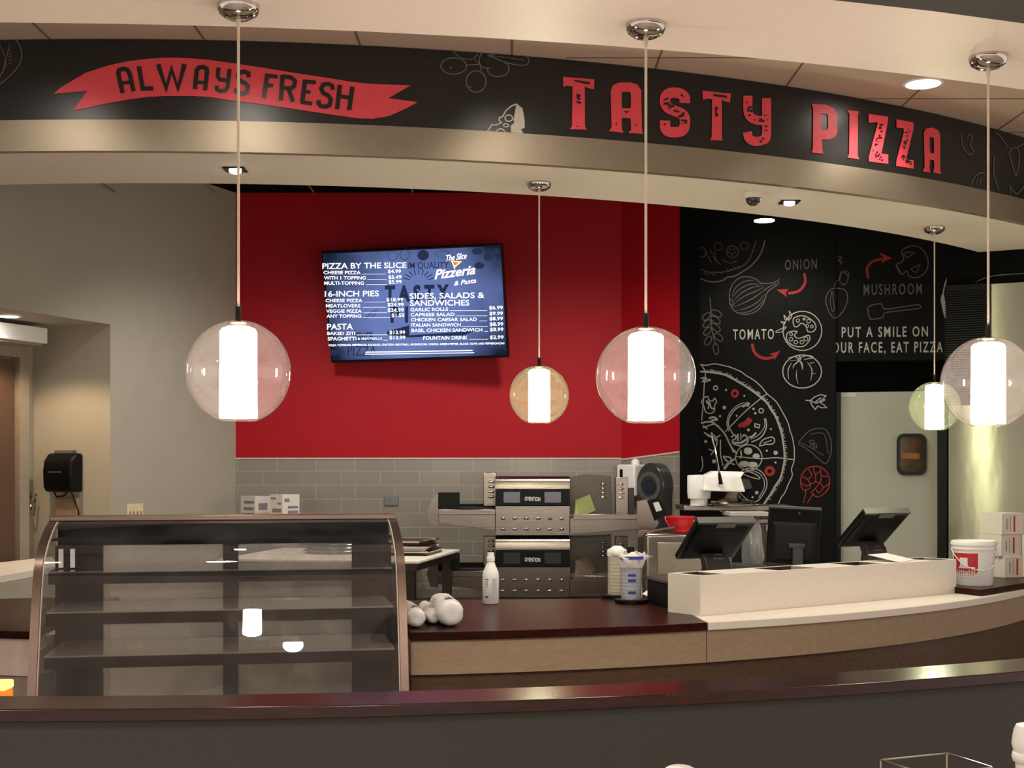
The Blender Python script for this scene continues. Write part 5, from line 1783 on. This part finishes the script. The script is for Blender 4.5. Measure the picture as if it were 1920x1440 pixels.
# dispensers on the corner wall
cdv = Vector((rs1.x - rs0.x, rs1.y - rs0.y, 0)).normalized()
can = math.atan2(cdv.y, cdv.x)
SCn = plane_surf((rs0.x, rs0.y, 0), (-.707, -.707, 0))
def on_corner(px, py):
    return SCn(px, py)[0]
p = on_corner(1237, 992)
hh_ = on_corner(1237, 868).z - p.z
pt2 = thing('paper_towel_roll_holder', 'smoked grey jumbo roll dispenser on the corner wall', 'paper dispenser', (p.x, p.y, p.z), can)
ww, wz = .12, .16
cz = hh_ - wz
prof = [(-ww * .9, 0)] + [(ww * .9, 0)] + [(ww * math.cos(R(a_)), cz + wz * math.sin(R(a_))) for a_ in range(-20, 201, 11)]
MB().extr([(x, -.11, z) for x, z in prof], (0, 0, 0), (0, .11, 0)).build('housing', M['smoke'], pt2, bevel=.008, smooth=50)
mb = MB()
mb.M = Matrix.Translation((0, -.112, cz)) @ Matrix.Rotation(R(90), 4, 'X')
mb.lathe([(.07, 0), (.10, 0), (.10, .006), (.07, .006), (.07, 0)], n=36, cap=False)
mb.build('window_ring', M['greylid'], pt2)
mb = MB()
mb.M = Matrix.Translation((0, -.112, cz)) @ Matrix.Rotation(R(90), 4, 'X')
mb.cyl(0, 0, 0, .004, .05, 28)
mb.build('roll_core', mat('dark_blue_core', (30, 34, 52), .4), pt2)
p = on_corner(1198, 930)
h2 = on_corner(1198, 871).z - p.z
sd = thing('soap_dispenser', 'white soap dispenser beside the grey roll dispenser', 'soap dispenser', (p.x, p.y, p.z), can)
MB().box(-.085, .075, -.14, -.002, 0, h2).build('housing', M['whiteplastic'], sd, bevel=.012, seg=3)
MB().box(-.055, -.028, -.143, -.140, h2 * .45, h2 * .85).build('sight_window', M['black'], sd, bevel=.001)
MB().sphere((.01, -.05, h2 + .012), .03, 20, 12).build('refill_cap', M['whiteplastic'], sd)

# steel wall shelf, sink cabinet, dough press
st = thing('steel_stand', 'steel stand under the white dough press', 'stand', (1.33, 8.1, 0))
zsh = W(1340, 948, 7.95).z
MB().box(-.31, .36, -.18, .22, zsh - .03, zsh).build('top_shelf', M['steel'], st, bevel=.004)
MB().box(-.31, .36, -.18, .22, zsh - .105, zsh - .08).build('middle_shelf', M['steel'], st, bevel=.003)
mb = MB()
for x in (-.30, -.06, .18):
    mb.box(x, x + .10, -.185, -.17, zsh - .15, zsh - .115)
mb.build('drawer_label', M['whiteplastic'], st)
MB().box(-.29, .34, -.16, .22, .0, zsh - .106).build('cabinet_body', M['steeldark'], st)
sk = thing('sink_cabinet', 'steel splash guard cabinet behind the left register', 'cabinet', (W(1262, 1000, 7.4).x, 7.4, 0))
z1_ = W(1262, 998, 7.4).z
z0_ = W(1262, 1074, 7.4).z
MB().hexa([(-.17, -.12, 0), (.31, -.12, 0), (.31, .3, 0), (-.17, .3, 0)], [(-.17, -.12, z1_), (.31, -.12, z1_), (.31, .3, z1_), (-.17, .3, z1_)]).build('splash_body', M['steel'], sk, bevel=.02)
MB().box(-.10, .22, -.126, -.12, z0_, z1_ - .05).build('front_panel', mat('pale_steel_panel', (168, 160, 146), .35, .9), sk, bevel=.01)
MB().tube([(-.19, -.0, z1_ - .02), (-.1, -.06, z1_ + .01), (.0, -.1, z1_ + .03)], .012).build('front_lip', M['steel'], sk)

k = 7.9 / F
p = W(1349, 946, 7.9)
dp = thing('dough_press', 'white dough press with black handled lever and round platen', 'dough press', (p.x, 7.9, zsh))
def DX(px): return (px - 1340) * k
def DZ(py): return EYE + (HY - py) * k - zsh
MB().lathe([(.052, 0), (.052, DZ(935)), (.066, DZ(935)), (.070, DZ(925)), (.070, DZ(893)), (.066, DZ(891)), (.0, DZ(890))], DX(1304), .05, 32).build('column', M['whiteplastic'], dp)
mb = MB()
mb.hexa([(DX(1304), -.11, DZ(920)), (DX(1383), -.11, DZ(922)), (DX(1378), .13, DZ(920)), (DX(1304), .13, DZ(920))], [(DX(1308), -.08, DZ(893)), (DX(1376), -.09, DZ(895)), (DX(1372), .12, DZ(893)), (DX(1308), .12, DZ(893))])
mb.hexa([(DX(1308), -.08, DZ(893)), (DX(1376), -.09, DZ(895)), (DX(1372), .12, DZ(893)), (DX(1308), .12, DZ(893))], [(DX(1328), -.03, DZ(883)), (DX(1385), -.05, DZ(885)), (DX(1380), .1, DZ(884)), (DX(1328), .1, DZ(883))])
hd = mb.build('head', M['whiteplastic'], dp, bevel=.008, smooth=0)
MB().hexa([(DX(1377.5), -.08, DZ(920)), (DX(1400), -.06, DZ(916)), (DX(1400), .1, DZ(916)), (DX(1377.5), .1, DZ(920))], [(DX(1377.5), -.07, DZ(897)), (DX(1393), -.05, DZ(897)), (DX(1393), .1, DZ(897)), (DX(1377.5), .1, DZ(897))]).build('rear_cap', M['black'], dp, bevel=.004)
MB().tube([(DX(1336), -.135, DZ(907)), (DX(1332), -.15, DZ(886))], [.013, .008]).build('lever_grip', M['black'], dp)
MB().tube([(DX(1332), -.15, DZ(886)), (DX(1325), -.16, DZ(850)), (DX(1318), -.15, DZ(812))], .006).build('lever_rod', M['chrome'], dp)
MB().tube([(DX(1336), -.135, DZ(907)), (DX(1336), -.09, DZ(907))], .014, 12).build('pivot_boss', M['chrome'], dp)
MB().lathe([(0, DZ(945) + .002), (.13, DZ(944)), (.135, DZ(941)), (.13, DZ(939)), (.10, DZ(938)), (.05, DZ(934)), (.03, DZ(922)), (0, DZ(921))], DX(1365), .0, 40).build('platen', M['chrome'], dp)
MB().lathe([(.0, .001), (.15, .001), (.155, .006), (.155, .012), (0, .013)], DX(1368), .0, 40).build('base_plate', M['steel'], dp)

rb_ = thing('red_bucket', 'small red bucket with a thin wire handle', 'bucket', (W(1275, 998, 7.38).x, 7.38, z1_ + .001))
rz = (W(1275, 968, 7.38).z - z1_ - .001)
MB().lathe([(.0, 0), (.058, 0), (.06, .003), (.078, rz), (.083, rz), (.083, rz - .008), (.079, rz - .009)], n=36).build('bucket_body', M['redplastic'], rb_, smooth=50)
MB().tube([(.084 * math.cos(R(a_)), .084 * math.sin(R(a_)) - .006, rz - .004 - .075 * math.sin(R(-a_))) for a_ in range(-180, 1, 15)], .0025).build('wire_handle', M['redplastic'], rb_)

p = W(1405, 964, 7.6)
sh2 = thing('grey_shelf', 'grey shelf board behind the register monitor', 'shelf', (p.x, 7.75, 0))
zz = p.z
MB().box(-.11, .115, -.15, .15, zz - .012, zz + .012).build('shelf_board', mat('pale_grey_board', (176, 170, 166), .5), sh2, bevel=.003)
for x in (-.10, .09):
    MB().box(x, x + .015, .12, .135, 0, zz - .012).build('post', M['steeldark'], sh2)
MB().box(-.10, .105, -.14, .135, .93, .95).build('lower_board', M['greylid'], sh2)
random.seed(3)
pb = thing('plastic_bag', 'bag of wrapped goods in clear plastic between the registers', 'bag', (p.x + .04, 7.72, .951))
zt = zz - .02 - .951
MB().lathe([(.0, 0), (.055, 0), (.065, .04), (.06, zt * .5), (.05, zt * .8), (.03, zt * .95), (0, zt)], n=18, wob=.12).build('bag_film', M['clearplastic'], pb, smooth=60)
MB().lathe([(.0, .004), (.045, .004), (.05, .04), (.042, zt * .55), (.0, zt * .6)], n=16, wob=.1).build('contents', mat('grey_goods', (120, 116, 112), .5, var=.4, scale=40), pb, smooth=60)
random.seed(5)

# ---------------------------------------------------------------- condiment table in front, at the lower edge of the picture
fy = 2.55
p = W(1780, 1440, fy)
ft = thing('condiment_table', 'small table at the lower right holding cups and a wire rack', 'table', (p.x + .05, fy, 0))
MB().box(-.62, .5, -.22, .22, .72, .76).build('table_top', M['tan'], ft, bevel=.004)
for x in (-.60, .44):
    for y in (-.2, .16):
        MB().box(x, x + .04, y, y + .04, 0, .72).build('leg', M['stand'], ft)
p = W(1937, 1400, fy)
cs = thing('paper_cup_stack', 'stack of white paper cups at the lower right edge', 'cup', (p.x, fy, .7605))
tz = W(1937, 1357, fy).z - .7605
prof = [(.028, 0), (.032, tz - .075), (.037, tz - .072), (.039, tz - .062), (.037, tz - .055), (.035, tz - .054), (.037, tz - .047), (.039, tz - .040), (.038, tz - .030), (.035, tz - .012), (.031, tz - .003), (.02, tz), (.0, tz)]
MB().lathe(prof, n=36).build('cups', M['whiteplastic'], cs, smooth=50)
p = W(1275, 1437, fy)
c1_ = thing('paper_cup', 'white paper cup barely showing at the lower picture edge', 'cup', (p.x, fy, .7605))
hc_ = p.z - .7605
MB().lathe([(.026, 0), (.036, hc_ - .03), (.038, hc_ - .028), (.038, hc_ - .02), (.03, hc_ - .018), (.028, hc_ - .004), (.02, hc_), (0, hc_)], n=32).build('cup_and_lid', M['whiteplastic'], c1_)
wr_ = thing('wire_rack', 'thin chrome wire rack standing at the lower right', 'rack', (W(1730, 1430, fy).x, fy, .7605))
wl0 = Vector(wr_.location)
q = [W(1651, 1425, fy - .05), W(1775, 1412, fy + .12), W(1860, 1439, fy - .02), W(1740, 1452, fy - .16)]
q = [v - wl0 for v in q]
MB().tube(q, .0022, 8, True).build('top_rim', M['chrome'], wr_)
for v in q:
    MB().tube([v, (v.x, v.y, .002)], .0022).build('leg', M['chrome'], wr_)
MB().tube([(v.x, v.y, .05) for v in q], .0022, 8, True).build('lower_rim', M['chrome'], wr_)
